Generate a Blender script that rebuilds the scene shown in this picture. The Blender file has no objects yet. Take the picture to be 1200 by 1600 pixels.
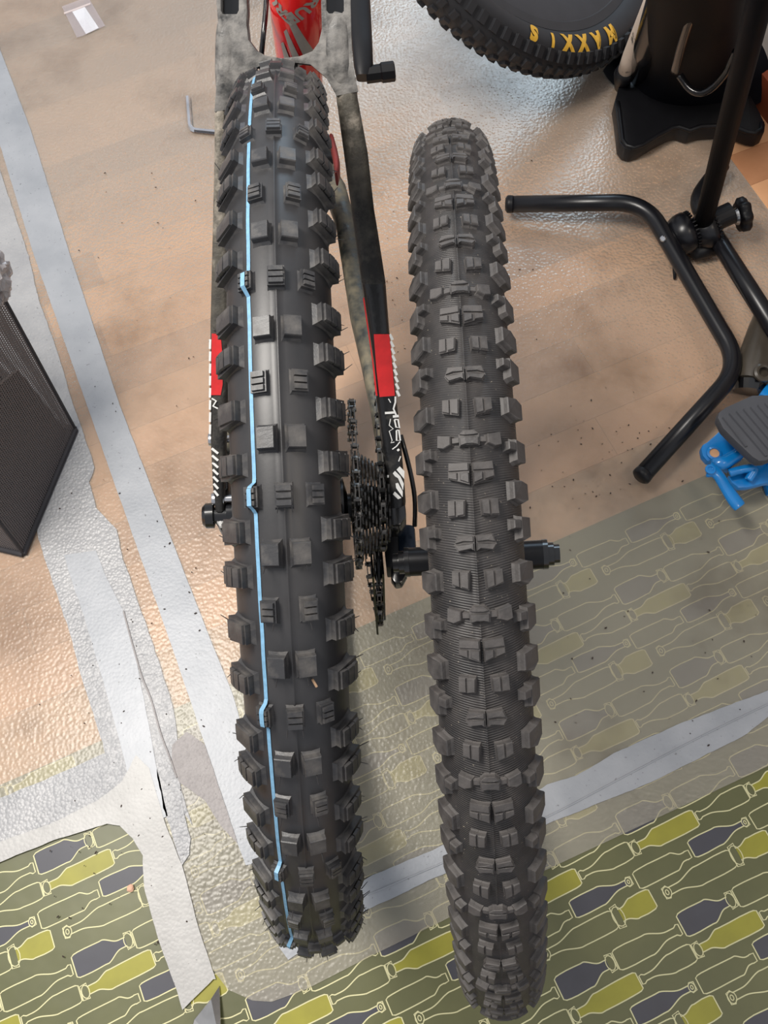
import bpy, bmesh, math, random
from mathutils import Vector, Matrix, noise
from mathutils.geometry import tessellate_polygon
random.seed(7)
C = bpy.context.scene.collection
sin, cos, PI = math.sin, math.cos, math.pi

# ------------------------------------------------------------------ camera
PITCH, ROLL, FOC, CAMH = math.radians(67), math.radians(-4), 1500.0, 1.178
r0 = Vector((1, 0, 0)); FW = Vector((0, cos(PITCH), -sin(PITCH))); u0 = Vector((0, sin(PITCH), cos(PITCH)))
CR = cos(ROLL)*r0 + sin(ROLL)*u0; CU = -sin(ROLL)*r0 + cos(ROLL)*u0; EYE = Vector((0, 0, CAMH))
cd = bpy.data.cameras.new('camera'); cam = bpy.data.objects.new('camera', cd); C.objects.link(cam)
cd.sensor_fit = 'HORIZONTAL'; cd.sensor_width = 36; cd.lens = FOC/1200*36; cd.clip_start = 0.02
m = Matrix((CR, CU, -FW)).transposed().to_4x4(); m.translation = EYE; cam.matrix_world = m
bpy.context.scene.camera = cam

# ------------------------------------------------------------------ world, lamps, exposure
sc = bpy.context.scene
w = bpy.data.worlds.new('room_light'); sc.world = w; w.use_nodes = True
w.node_tree.nodes['Background'].inputs[0].default_value = (0.90, 0.93, 1.0, 1)
w.node_tree.nodes['Background'].inputs[1].default_value = 0.62
def area(name, loc, target, sx, sy, power, col):
    l = bpy.data.lights.new(name, 'AREA'); l.shape = 'RECTANGLE'; l.size = sx; l.size_y = sy; l.energy = power; l.color = col
    o = bpy.data.objects.new(name, l); C.objects.link(o); o.location = loc
    o.rotation_euler = (Vector(target)-Vector(loc)).to_track_quat('-Z', 'Y').to_euler(); return o
area('ceiling_lamp', (-0.72, 0.56, 2.0), (-0.3, 0.3, 0), 0.70, 0.40, 42, (1.0, 0.95, 0.88))
area('second_ceiling_lamp', (1.0, -0.4, 2.5), (0.3, 0.5, 0), 0.5, 0.3, 7, (1.0, 0.86, 0.70))
area('window_daylight', (0.55, 3.4, 1.9), (0.0, 0.4, 0.5), 1.0, 0.8, 19, (0.62, 0.82, 1.0))
vs = sc.view_settings; vs.view_transform = 'Standard'; vs.look = 'None'; vs.gamma = 1; vs.use_curve_mapping = False
vs.exposure = 0.0

# ------------------------------------------------------------------ pixel -> world
def ray(x, y): return FW + (x-600)/FOC*CR - (y-800)/FOC*CU
def U(x, y, z=0.0):
    d = ray(x, y); return EYE + d*((z-CAMH)/d.z)
def Ud(x, y, dep): return EYE + ray(x, y)*dep
def onplane(x, y, p, n):
    d = ray(x, y); return EYE + d*((p-EYE).dot(n)/d.dot(n))

# ------------------------------------------------------------------ object helpers
W = {}
def link(name, me, mat, parent, M):
    o = bpy.data.objects.new(name, me); C.objects.link(o)
    if mat is not None and len(me.materials) == 0: me.materials.append(mat)
    if parent is not None:
        o.parent = parent; o.matrix_parent_inverse = W[parent.name].inverted()
    o.matrix_basis = M; W[o.name] = M; return o
def obj(name, bm, mat, parent=None, smooth=False, recalc=True):
    """bm holds world coordinates; origin goes to the middle of its bounds"""
    if recalc: bmesh.ops.recalc_face_normals(bm, faces=bm.faces)
    lo = Vector([min(v.co[i] for v in bm.verts) for i in range(3)]); hi = Vector([max(v.co[i] for v in bm.verts) for i in range(3)])
    c = (lo+hi)/2
    for v in bm.verts: v.co -= c
    me = bpy.data.meshes.new(name); bm.to_mesh(me); bm.free()
    if smooth: me.shade_smooth()
    return link(name, me, mat, parent, Matrix.Translation(c))
def smooth_angle(o, a=35):
    me = o.data; me.shade_smooth()
    try: me.set_sharp_from_angle(angle=math.radians(a))
    except Exception: pass
    return o
def empty(name, M):
    o = bpy.data.objects.new(name, None); o.empty_display_size = .05; C.objects.link(o); o.matrix_basis = M; W[o.name] = M; return o
def tag(o, label, cat, group=None):
    o['label'] = label; o['category'] = cat
    if group: o['group'] = group
    return o
def frame(p, ax, fwd, up):
    M = Matrix((ax, fwd, up)).transposed().to_4x4(); M.translation = p; return M

def perp(t, hint=Vector((0, 0, 1))):
    a = hint - t*hint.dot(t)
    if a.length < 1e-4: a = Vector((1, 0, 0)) - t*t.x
    a.normalize(); return a, t.cross(a)
def smoothpath(pts, it=3):
    """Chaikin corner rounding, ends kept"""
    pts = [Vector(p) for p in pts]
    for _ in range(it):
        q = [pts[0]]
        for a, b in zip(pts[:-1], pts[1:]): q += [a*.75+b*.25, a*.25+b*.75]
        q.append(pts[-1]); pts = q
    return pts
def fillet(pts, r, n=8):
    pts = [Vector(p) for p in pts]; out = [pts[0]]
    for a, b, c in zip(pts[:-2], pts[1:-1], pts[2:]):
        p0 = b + (a-b).normalized()*r; p2 = b + (c-b).normalized()*r
        for i in range(n+1):
            t = i/n; out.append(p0*(1-t)**2 + b*2*t*(1-t) + p2*t*t)
    out.append(pts[-1]); return out
def add_tube(bm, pts, rad, n=12, cap=True, hint=Vector((0, 0, 1)), flat=1.0):
    """round or elliptic sweep; rad float or list; flat scales along the 'hint' axis"""
    pts = [Vector(p) for p in pts]; rings = []
    def res_(L):
        if not isinstance(L, (list, tuple)) or len(L) == len(pts): return L
        out = []
        for i in range(len(pts)):
            x = i/(len(pts)-1)*(len(L)-1); k = min(int(x), len(L)-2); out.append(L[k]*(1-x+k)+L[k+1]*(x-k))
        return out
    rad = res_(rad); flat = res_(flat)
    for i, p in enumerate(pts):
        t = (pts[min(i+1, len(pts)-1)] - pts[max(i-1, 0)]).normalized()
        a, b = perp(t, hint); r = rad[i] if isinstance(rad, (list, tuple)) else rad
        f = flat[i] if isinstance(flat, (list, tuple)) else flat
        rings.append([bm.verts.new(p + a*(r*f*sin(k*2*PI/n)) + b*(r*cos(k*2*PI/n))) for k in range(n)])
    for A, B in zip(rings[:-1], rings[1:]):
        for k in range(n): bm.faces.new((A[k], A[(k+1) % n], B[(k+1) % n], B[k]))
    if cap: bm.faces.new(rings[0]); bm.faces.new(rings[-1])
    return bm
def add_lathe(bm, M, prof, n=24, closed=False):
    """prof: (radius, axial) around local X of M"""
    rings = []
    for r, x in prof:
        if r < 1e-6: rings.append([bm.verts.new(M @ Vector((x, 0, 0)))])
        else: rings.append([bm.verts.new(M @ Vector((x, r*cos(k*2*PI/n), r*sin(k*2*PI/n)))) for k in range(n)])
    pr = list(zip(rings[:-1], rings[1:]))
    if closed: pr.append((rings[-1], rings[0]))
    for A, B in pr:
        for k in range(n):
            k2 = (k+1) % n
            if len(A) == 1 and len(B) == 1: continue
            if len(A) == 1: bm.faces.new((A[0], B[k2], B[k]))
            elif len(B) == 1: bm.faces.new((A[k], A[k2], B[0]))
            else: bm.faces.new((A[k], A[k2], B[k2], B[k]))
    return bm
def axisM(p, d):
    d = Vector(d).normalized(); a, b = perp(d); return frame(Vector(p), d, a, b)
def add_box(bm, M, sx, sy, sz):
    vs = [bm.verts.new(M @ Vector((x*sx/2, y*sy/2, z*sz/2))) for x in (-1, 1) for y in (-1, 1) for z in (-1, 1)]
    for f in ((0, 1, 3, 2), (4, 6, 7, 5), (0, 4, 5, 1), (2, 3, 7, 6), (0, 2, 6, 4), (1, 5, 7, 3)): bm.faces.new([vs[i] for i in f])
    return bm
def add_slab(bm, top, down, bevel=0.0):
    """polygon of world points, extruded by vector down, sides closed"""
    n = len(top)
    if bevel:
        c = sum(top, Vector())/n
        ins = [p + (c-p).normalized()*bevel for p in top]
        A = [bm.verts.new(p) for p in ins]; B = [bm.verts.new(p + down.normalized()*bevel) for p in top]
    else:
        A = [bm.verts.new(p) for p in top]; B = None
    D = [bm.verts.new(p + down) for p in top]
    nrm = -down.normalized(); a, b = perp(nrm, Vector((0, 1, 0)))
    tri = tessellate_polygon([[Vector((p.dot(a), p.dot(b), 0)) for p in top]])
    for t in tri:
        bm.faces.new([A[i] for i in t]); bm.faces.new([D[i] for i in reversed(t)])
    rows = [A, B, D] if B else [A, D]
    for P, Q in zip(rows[:-1], rows[1:]):
        for i in range(n): bm.faces.new((P[i], P[(i+1) % n], Q[(i+1) % n], Q[i]))
    return bm
def add_ribbon(bm, pts, wd, nrm=Vector((0, 0, 1)), closed=False):
    n = len(pts); L = []
    for i, p in enumerate(pts):
        a = pts[(i-1) % n] if (closed or i > 0) else p; b = pts[(i+1) % n] if (closed or i < n-1) else p
        t = (b-a); t.normalize(); s = nrm.cross(t).normalized()*wd/2
        L.append((bm.verts.new(p-s), bm.verts.new(p+s)))
    for i in range(n if closed else n-1):
        a, b = L[i], L[(i+1) % n]; bm.faces.new((a[0], b[0], b[1], a[1]))
    return bm

# ------------------------------------------------------------------ materials
def srgb(r, g, b):
    f = lambda c: (c/255/12.92 if c/255 <= .04045 else ((c/255+.055)/1.055)**2.4)
    return (f(r), f(g), f(b), 1)
class Mt:
    def __init__(s, name):
        s.m = bpy.data.materials.new(name); s.m.use_nodes = True; s.nt = s.m.node_tree
        s.b = s.nt.nodes['Principled BSDF']; s.out = s.nt.nodes['Material Output']
    def n(s, t, **kw):
        nd = s.nt.nodes.new(t)
        for k, v in kw.items():
            if hasattr(nd, k) and not k.startswith('in_'): setattr(nd, k, v)
        return nd
    def l(s, a, b): s.nt.links.new(a, b)
    def noise(s, scale, detail=4, rough=.55, coord='Object', stretch=None):
        tc = s.n('ShaderNodeTexCoord'); nz = s.n('ShaderNodeTexNoise'); nz.inputs['Scale'].default_value = scale
        nz.inputs['Detail'].default_value = detail; nz.inputs['Roughness'].default_value = rough
        src = tc.outputs[coord] if coord != 'World' else s.n('ShaderNodeNewGeometry').outputs['Position']
        if stretch:
            mp = s.n('ShaderNodeMapping'); mp.inputs['Scale'].default_value = stretch; s.l(src, mp.inputs[0]); src = mp.outputs[0]
        s.l(src, nz.inputs['Vector']); return nz.outputs['Fac']
    def ramp(s, fac, stops):
        r = s.n('ShaderNodeValToRGB'); e = r.color_ramp.elements
        e[0].position, e[0].color = stops[0]; e[1].position, e[1].color = stops[-1]
        for p, c in stops[1:-1]:
            x = e.new(p); x.color = c
        s.l(fac, r.inputs[0]); return r.outputs[0]
    def mix(s, fac, a, b, mode='MIX'):
        x = s.n('ShaderNodeMix'); x.data_type = 'RGBA'; x.blend_type = mode
        for i, v in ((0, fac), (6, a), (7, b)):
            if hasattr(v, 'is_linked') or hasattr(v, 'links'): s.l(v, x.inputs[i])
            else: x.inputs[i].default_value = v
        return x.outputs[2]
    def math(s, op, a, b=0.0, c=None):
        x = s.n('ShaderNodeMath'); x.operation = op
        for i, v in enumerate((a, b) if c is None else (a, b, c)):
            if isinstance(v, (int, float)): x.inputs[i].default_value = v
            else: s.l(v, x.inputs[i])
        return x.outputs[0]
    def bump(s, h, strength=.3, dist=.001, to=None):
        b = s.n('ShaderNodeBump'); b.inputs['Strength'].default_value = strength; b.inputs['Distance'].default_value = dist
        s.l(h, b.inputs['Height'])
        s.l(b.outputs[0], (to or s.b).inputs['Normal']); return b.outputs[0]
def setp(b, rough=.5, metal=0, spec=.5, coat=0):
    b.inputs['Roughness'].default_value = rough; b.inputs['Metallic'].default_value = metal
    b.inputs['Specular IOR Level'].default_value = spec; b.inputs['Coat Weight'].default_value = coat
def plain(name, col, rough=.5, metal=0, spec=.5, coat=0, var=.12, scale=40, bump=.0):
    s = Mt(name); setp(s.b, rough, metal, spec, coat)
    f = s.noise(scale); lo = tuple(c*(1-var) for c in col[:3])+(1,); hi = tuple(min(1, c*(1+var)) for c in col[:3])+(1,)
    s.l(s.ramp(f, [(.3, lo), (.7, hi)]), s.b.inputs['Base Color'])
    if bump: s.bump(s.noise(scale*8), bump, .0006)
    return s.m

def two_tone(name, a, b, scale, lo, hi, rough=(.4, .7), bump=.2, bscale=200, metal=0, spec=.5, coat=0, detail=6):
    s = Mt(name); setp(s.b, rough[0], metal, spec, coat); f = s.noise(scale, detail)
    k = s.ramp(f, [(lo, (0, 0, 0, 1)), (hi, (1, 1, 1, 1))])
    s.l(s.mix(k, a, b), s.b.inputs['Base Color'])
    s.l(s.math('MULTIPLY_ADD', k, rough[1]-rough[0], rough[0]), s.b.inputs['Roughness'])
    if bump: s.bump(s.noise(bscale, 3), bump, .001)
    return s.m

# wheel rubber
def rubber_new():
    s = Mt('new_tyre_rubber'); setp(s.b, .42, 0, .5)
    s.l(s.ramp(s.noise(30), [(.3, srgb(36, 36, 38)), (.7, srgb(50, 49, 50))]), s.b.inputs['Base Color'])
    s.bump(s.noise(500, 2), .08, .0003); return s.m
M_new = rubber_new()
M_newknob = two_tone('new_tread_rubber', srgb(50, 50, 52), srgb(96, 92, 88), 90, .45, .85, (.42, .7), .15, 500)
def rubber_used():
    s = Mt('used_tyre_casing'); setp(s.b, .5, 0, .4)
    uv = s.n('ShaderNodeUVMap'); sp = s.n('ShaderNodeSeparateXYZ'); s.l(uv.outputs[0], sp.inputs[0])
    au = s.math('ABSOLUTE', sp.outputs[0])
    # herringbone moulded ribs across the casing
    ph = s.math('MULTIPLY_ADD', au, 900.0, s.math('MULTIPLY', sp.outputs[1], 4600.0))
    wv = s.math('SINE', ph)
    s.bump(wv, .45, .0004)
    base = s.ramp(s.noise(60, 6), [(.32, srgb(36, 35, 36)), (.7, srgb(58, 55, 54))])
    dust = s.ramp(s.noise(700, 2), [(.70, (0, 0, 0, 1)), (.78, (1, 1, 1, 1))])
    s.l(s.mix(dust, base, srgb(150, 140, 125)), s.b.inputs['Base Color']); return s.m
M_used = rubber_used()
M_usedknob = two_tone('worn_tread_rubber', srgb(50, 48, 48), srgb(84, 80, 78), 70, .3, .75, (.5, .8), .35, 350)
M_stripe = plain('blue_print_line', srgb(112, 156, 186), .5, var=.15, scale=300)
M_black = plain('gloss_black_paint', srgb(16, 16, 18), .22, 0, .5, .3)
M_satin = plain('satin_black_tube', srgb(17, 17, 21), .30, 0, .4)
M_plastic = plain('black_plastic', srgb(18, 18, 21), .42, 0, .3, bump=.08, scale=60)
M_metal = plain('bright_steel', srgb(190, 190, 192), .25, 1)
M_chrome = plain('chrome_steel', srgb(225, 225, 228), .14, 1)
M_dksteel = two_tone('glint_speckled_steel', srgb(44, 43, 42), srgb(150, 147, 143), 220, .48, .72, (.25, .45), .1, 300, metal=.8)  # pale specks put the bright specular glints into the steel colour
M_cog = plain('black_steel_cog', srgb(70, 69, 68), .30, .9, var=.1)
M_alu = plain('black_anodised', srgb(26, 26, 28), .3, .6)
M_dark = plain('blue_black_satin', srgb(11, 12, 17), .55, 0, .08)
M_red = plain('red_frame_paint', srgb(205, 28, 30), .16, 0, .5, .6, var=.05)
M_darkred = plain('dull_dark_red', srgb(120, 44, 42), .5)
M_white = plain('white_print', srgb(225, 225, 222), .5, var=.05)
M_greyprint = plain('grey_print', srgb(150, 146, 140), .45, var=.08)
M_redprint = plain('red_sticker', srgb(200, 40, 42), .4, var=.15, scale=80)
M_mudframe = two_tone('muddy_grey_frame', srgb(50, 50, 50), srgb(132, 129, 125), 80, .30, .66, (.3, .85), .5, 300)
M_stay = two_tone('dusty_black_stay', srgb(24, 24, 25), srgb(74, 71, 66), 40, .55, .80, (.28, .85), .35, 320)
def mud_stay():
    s = Mt('mud_splashed_stay'); setp(s.b, .6, 0, .4); sp = s.n('ShaderNodeSeparateXYZ'); s.l(s.n('ShaderNodeTexCoord').outputs['Generated'], sp.inputs[0])
    f = s.math('ADD', s.math('MULTIPLY', s.noise(70, 7, .65), .9), s.math('MULTIPLY', sp.outputs[1], .55))
    s.l(s.ramp(f, [(.50, srgb(36, 35, 34)), (.82, srgb(84, 80, 72)), (1.0, srgb(146, 138, 126))]), s.b.inputs['Base Color']); s.bump(s.noise(260, 3), .8, .001); return s.m
M_staymud = mud_stay()
M_chainstay = two_tone('muddy_chainstay', srgb(60, 62, 58), srgb(132, 122, 100), 80, .35, .75, (.4, .9), .5, 240)
M_blue = plain('blue_enamel', srgb(12, 122, 196), .28, 0, .5, .3, var=.1, scale=30)
M_pad = plain('grey_rubber_pad', srgb(66, 67, 72), .6, var=.06)
M_yellow = plain('yellow_lettering', srgb(222, 170, 50), .5, var=.12, scale=120)
M_fartyre = plain('far_tyre_rubber', srgb(34, 34, 37), .6, var=.1)
M_card = plain('white_card', srgb(238, 240, 242), .6, var=.02)
M_smoke = plain('olive_grey_sleeve', srgb(66, 60, 52), .3, var=.15)
M_fork = two_tone('scuffed_white_leg', srgb(205, 190, 176), srgb(60, 58, 56), 60, .62, .7, (.6, .6), .1)
M_crumb = plain('dirt_crumb', srgb(58, 46, 40), .9)

# ================================================================== FLOOR AND COVERINGS
def floor_mat(name, alpha_seed):
    s = Mt(name); setp(s.b, .5, 0, .3)
    oi = s.n('ShaderNodeObjectInfo')
    grain = s.noise(9, 5, .6, 'World', (1.0, 1.0, 1.0))
    c = s.ramp(grain, [(.3, srgb(214, 156, 112)), (.7, srgb(246, 192, 146))])
    r = s.ramp(oi.outputs['Random'], [(0, srgb(216, 202, 194)), (.5, srgb(238, 232, 226)), (1, srgb(255, 252, 248))])
    s.l(s.mix(1.0, c, r, 'MULTIPLY'), s.b.inputs['Base Color'])
    s.bump(s.noise(160, 3, .5, 'World'), .15, .0005); return s.m
M_plank = floor_mat('wood_print_plank', 0)
M_sub = plain('floor_joint_brown', srgb(206, 158, 118), .7)
bm = bmesh.new(); add_box(bm, Matrix.Translation((0.15, 1.3, -.0115)), 5.0, 5.4, .02)
floor = obj('floor', bm, M_sub); floor['kind'] = 'structure'
# direction of the plank rows, read from the floor lines
FA = math.atan2(*(U(1200, 700)-U(0, 1227)).yx)
fd = Vector((cos(FA), sin(FA), 0)); fn = Vector((-sin(FA), cos(FA), 0))
def plank_mesh(L, wd):
    bm = bmesh.new(); add_box(bm, Matrix.Translation((0, 0, -.0008)), L-.0004, wd-.0004, .0016)
    me = bpy.data.meshes.new('plank'); bmesh.ops.recalc_face_normals(bm, faces=bm.faces); bm.to_mesh(me); bm.free(); me.materials.append(M_plank); return me
PW, PL = .0635, .36
pm = {k: plank_mesh(k*PL, PW) for k in (1, 2)}
O0 = Vector((0.1, 0.85, 0))
for r in range(-5, 17):
    x = -1.45 + random.random()*PL
    while x < 1.5:
        k = random.choice((1, 1, 2)); xc = x + k*PL/2; x += k*PL
        p = O0 + fd*xc + fn*(r*PW)
        # only where the photo shows wood
        if p.x < -1.0 or p.x > 1.15 or p.y < .12: continue
        M = frame(p, fd, fn, Vector((0, 0, 1))); link('plank', pm[k], None, floor, M)

# ---- bottle-print oilcloth
def cloth_mat():
    s = Mt('green_oilcloth'); setp(s.b, .42, 0, .5)
    s.l(s.ramp(s.noise(7, 5, .6, 'World'), [(.3, srgb(80, 82, 46)), (.7, srgb(100, 100, 60))]), s.b.inputs['Base Color'])
    s.bump(s.noise(12, 3, .5, 'World'), .25, .004); return s.m
M_cloth = cloth_mat()
M_line = plain('cream_printed_line', srgb(214, 208, 160), .5, var=.05)
M_dkbottle = plain('slate_printed_bottle', srgb(62, 62, 70), .45, var=.1, scale=30)
M_olbottle = plain('olive_printed_bottle', srgb(150, 144, 40), .45, var=.1, scale=30)
A0, B0 = U(0, 1227), U(1200, 700)
dd = (B0-A0).normalized(); nn = Vector((dd.y, -dd.x, 0))
cl = [A0-dd*.55, B0+dd*.06, B0+dd*.20+nn*.25, B0+dd*.30+nn*1.15, A0-dd*.55+nn*1.15]
bm = bmesh.new(); add_slab(bm, [p+Vector((0, 0, .0010)) for p in cl], Vector((0, 0, -.0009)))
cloth = obj('oilcloth', bm, M_cloth)
tag(cloth, 'green oilcloth printed with rows of cream outlined bottles covering the near floor', 'oilcloth')

def cr_(x, y): return U(820+x/3.158, 1150+y/3.158)
b0 = cr_(1000, 980); lv = (cr_(680, 470)-b0)*.978; lu = (b0-cr_(395, 1290)) + lv*.012
KIND = {  # centre, mouth direction, length, half width, body fraction, neck half width, ring, fill
 'A': ((900, 870), 1, .074, .0195, .52, .0062, 2, 'dk'), 'B': ((1000, 980), -1, .092, .0150, .60, .0055, 2, 'ol'),
 'E': ((960, 490), 1, .083, .0150, .45, .0038, 1, 'dk'), 'F': ((1120, 550), -1, .052, .0170, .50, .0085, 2, 'ol'),
 'G': ((610, 1030), 1, .090, .0165, .48, .0050, 0, None), 'H': ((700, 1135), -1, .074, .0145, .38, .0040, 0, None),
 'C': ((1000, 1160), 1, .078, .0150, .68, .0055, 3, None), 'D': ((855, 690), -1, .100, .0155, .48, .0050, 1, None)}
ax2 = lu.normalized()
def bottle_outline(L, hw, body, nk, ring):
    top = []; n = 10
    x0 = -L/2; xb = x0 + L*body; xn = x0 + L*(.80 if ring != 3 else .86); xe = x0 + L*(.96)
    hw *= .69; nk *= .78; top.append((x0, hw*.80)); top.append((x0+.003, hw*.94))
    for i in range(4): top.append((x0+.008+(xb-x0-.008)*i/3*.92, hw*(1 - .02*abs(i-1))))
    for i in range(1, n):
        t = i/n; top.append((xb + (xn-xb)*t, nk + (hw-nk)*(.5+.5*cos(PI*t))*(1-.10*t)))
    top.append((xn, nk)); top.append((xe-.004, nk))
    if ring == 2: top += [(xe-.004, nk*1.9), (xe+.004, nk*1.75)]
    elif ring == 1: top += [(xe-.002, nk*1.75), (xe+.003, nk*1.5)]
    elif ring == 0: top += [(xe-.001, nk*1.55), (xe+.002, nk*1.4)]
    else: top += [(xe-.003, nk*1.1), (xe+.002, nk*1.0)]
    bot = [(x, -y) for x, y in reversed(top)]
    return top, top+bot
BL = bmesh.new(); BD = bmesh.new(); BO = bmesh.new()
def in_cloth(p):
    q = p-A0; return q.dot(nn) > .012 and q.dot(nn) < 1.10 and -.50 < q.dot(dd) < (B0-A0).length+.02+.2*min(1, q.dot(nn)/1.0)
for kk, (c, dr, L, hw, body, nk, ring, fill) in KIND.items():
    L *= .915
    base = cr_(*c)
    for i in range(-8, 5):
        for j in range(-3, 9):
            p = base + lu*i + lv*j
            if not in_cloth(p): continue
            ang = random.uniform(-.02, .02); a = (Matrix.Rotation(ang, 3, 'Z') @ ax2)*dr; b = Vector((-a.y, a.x, 0))
            top, full = bottle_outline(L, hw, body, nk, ring)
            wob = lambda x, y: p + a*x + b*(y*(1+.03*noise.noise(Vector((x*60+i, j, y*40)))))
            pts = [wob(x, y) for x, y in full]
            if not all((q-A0).dot(nn) > .001 for q in pts): continue
            add_ribbon(BL, [q+Vector((0, 0, .00135)) for q in pts], .0013, closed=True)
            if ring in (1, 2):   # mouth ring seen at an angle
                e = L*.46; rr = nk*(1.25 if ring == 2 else 1.2)
                for f in ((1, .62),) if ring == 2 else ((1, .8), (.45, .3)):
                    add_ribbon(BL, [p + a*(e-.001+rr*f[1]*cos(t*PI/8)) + b*(rr*f[0]*sin(t*PI/8)) + Vector((0, 0, .00138)) for t in range(16)], .0010, closed=True)
            if fill:
                T = BD if fill == 'dk' else BO
                q = [(x, y) for x, y in top if x < L*.44]
                U1 = [T.verts.new(wob(x, y)+Vector((0, 0, .0012))) for x, y in q]; D1 = [T.verts.new(wob(x, -y)+Vector((0, 0, .0012))) for x, y in q]
                for s_ in range(len(q)-1): T.faces.new((U1[s_], D1[s_], D1[s_+1], U1[s_+1]))
for nm, b_, mt in (('printed_outlines', BL, M_line), ('printed_dark_bottles', BD, M_dkbottle), ('printed_olive_bottles', BO, M_olbottle)):
    o = obj(nm, b_, mt, cloth); o['kind'] = 'stuff'

# ---- clear embossed mats
def mat_material(name, fac, dirt):
    s = Mt(name)
    nt = s.nt; nt.nodes.remove(s.b)
    pos = s.n('ShaderNodeNewGeometry').outputs['Position']
    vor = s.n('ShaderNodeTexVoronoi'); vor.inputs['Scale'].default_value = 235; vor.feature = 'SMOOTH_F1'; s.l(pos, vor.inputs['Vector'])
    bmp = s.n('ShaderNodeBump'); bmp.inputs['Strength'].default_value = .38; bmp.inputs['Distance'].default_value = .0016
    h = s.math('MULTIPLY', vor.outputs['Distance'], -1.0); s.l(h, bmp.inputs['Height'])
    big = s.n('ShaderNodeBump'); big.inputs['Strength'].default_value = .14; big.inputs['Distance'].default_value = .01
    s.l(s.noise(5, 2, .5, 'World'), big.inputs['Height']); s.l(bmp.outputs[0], big.inputs['Normal'])
    dif = s.n('ShaderNodeBsdfDiffuse')
    dm = s.ramp(s.noise(4.5, 7, .65, 'World'), [(.50, (0, 0, 0, 1)), (.72, (1, 1, 1, 1))])
    s.l(s.mix(s.math('MULTIPLY', dm, dirt), srgb(208, 202, 188), srgb(96, 82, 74)), dif.inputs['Color'])
    s.l(bmp.outputs[0], dif.inputs['Normal'])
    tr = s.n('ShaderNodeBsdfTransparent'); tr.inputs[0].default_value = (.97, .96, .93, 1)
    mx = s.n('ShaderNodeMixShader'); s.l(s.math('MULTIPLY_ADD', dm, .10, fac), mx.inputs[0]); s.l(tr.outputs[0], mx.inputs[1]); s.l(dif.outputs[0], mx.inputs[2])
    gl = s.n('ShaderNodeBsdfGlossy'); gl.inputs['Roughness'].default_value = .30; s.l(big.outputs[0], gl.inputs['Normal'])
    fr = s.n('ShaderNodeFresnel'); fr.inputs['IOR'].default_value = 1.5; s.l(big.outputs[0], fr.inputs['Normal'])
    m2 = s.n('ShaderNodeMixShader'); s.l(s.math('MULTIPLY', fr.outputs[0], .6), m2.inputs[0]); s.l(mx.outputs[0], m2.inputs[1]); s.l(gl.outputs[0], m2.inputs[2])
    s.l(m2.outputs[0], s.out.inputs['Surface']); return s.m
M_mat = mat_material('clear_embossed_vinyl', .23, .8)
def vec2(p, q): return (q-p)
# seam direction: the tape line
SA, SB = U(299, 1423), U(53, 650)
sd = (SB-SA).normalized()
top_l = SA + sd*1.9
RA, RB = U(1130, 235), U(1200, 330); rdir = (RA-RB).normalized(); LB0, LB1 = U(696, 1436), U(1200, 1197); ldir = (LB1-LB0).normalized()
corner_r = LB1 + ldir*.35
# right mat edge meets the lower edge
def isect(p, d, q, e):
    den = d.x*e.y - d.y*e.x; t = ((q.x-p.x)*e.y - (q.y-p.y)*e.x)/den; return p + d*t
cr2 = isect(RB, rdir, LB1, ldir)
rm = [U(299, 1423), U(312, 1465), U(330, 1511), U(357, 1546), U(395, 1563), U(425, 1565), U(480, 1545), U(579, 1494), U(858, 1357), U(1200, 1197), cr2, RB, RA+rdir*1.0, top_l]
bm = bmesh.new(); add_slab(bm, [Vector((p.x, p.y, .0026)) for p in rm], Vector((0, 0, -.0010)))
o = obj('floor_mat', bm, M_mat); tag(o, 'clear embossed vinyl mat under both bicycle tyres, with rounded near corner', 'mat')
LH0, LH1 = U(0, 1330), U(200, 1235); hd = (LH1-LH0).normalized()
jl = isect(LH0, hd, SA-sd.cross(Vector((0, 0, 1)))*0, sd)
side = Vector((-sd.y, sd.x, 0));
if side.x > 0: side = -side
lm = [jl+side*.004, SB+side*.004+sd*1.1, SB+side*.004+sd*1.1+side*.5, jl+side*.004-hd*.75]
bm = bmesh.new(); add_slab(bm, [Vector((p.x, p.y, .0026)) for p in lm], Vector((0, 0, -.0010)))
o = obj('floor_mat', bm, M_mat); tag(o, 'clear embossed vinyl mat under the mesh bin on the left', 'mat')

# ---- duct tapes
def tape_mat(name, c1, c2, rough, emb, metal=.08):
    s = Mt(name); setp(s.b, rough, metal, .5)
    spk = s.ramp(s.noise(240, 3, .6, 'World'), [(.66, (0, 0, 0, 1)), (.72, (1, 1, 1, 1))])
    base = s.ramp(s.noise(14, 6, .6, 'World'), [(.3, c1), (.7, c2)])
    s.l(s.mix(s.math('MULTIPLY', spk, .55), base, srgb(70, 68, 66)), s.b.inputs['Base Color'])
    vor = s.n('ShaderNodeTexVoronoi'); vor.inputs['Scale'].default_value = 250; s.l(s.n('ShaderNodeNewGeometry').outputs['Position'], vor.inputs['Vector'])
    h = s.math('MULTIPLY_ADD', s.noise(110, 4, .6, 'World'), 1.2, s.math('MULTIPLY', vor.outputs['Distance'], -1.0))
    s.bump(h, emb, .0013); return s.m
M_tape_s = tape_mat('smooth_silver_tape', srgb(150, 153, 158), srgb(168, 170, 174), .42, .10)
M_tape_e = tape_mat('embossed_silver_tape', srgb(150, 150, 152), srgb(174, 173, 173), .42, .5)
M_tape_w = tape_mat('smooth_white_silver_tape', srgb(160, 158, 155), srgb(180, 178, 175), .42, .12, .05)
M_tape_g = tape_mat('dull_grey_residue', srgb(150, 144, 142), srgb(176, 170, 168), .6, .6, .1)
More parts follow.
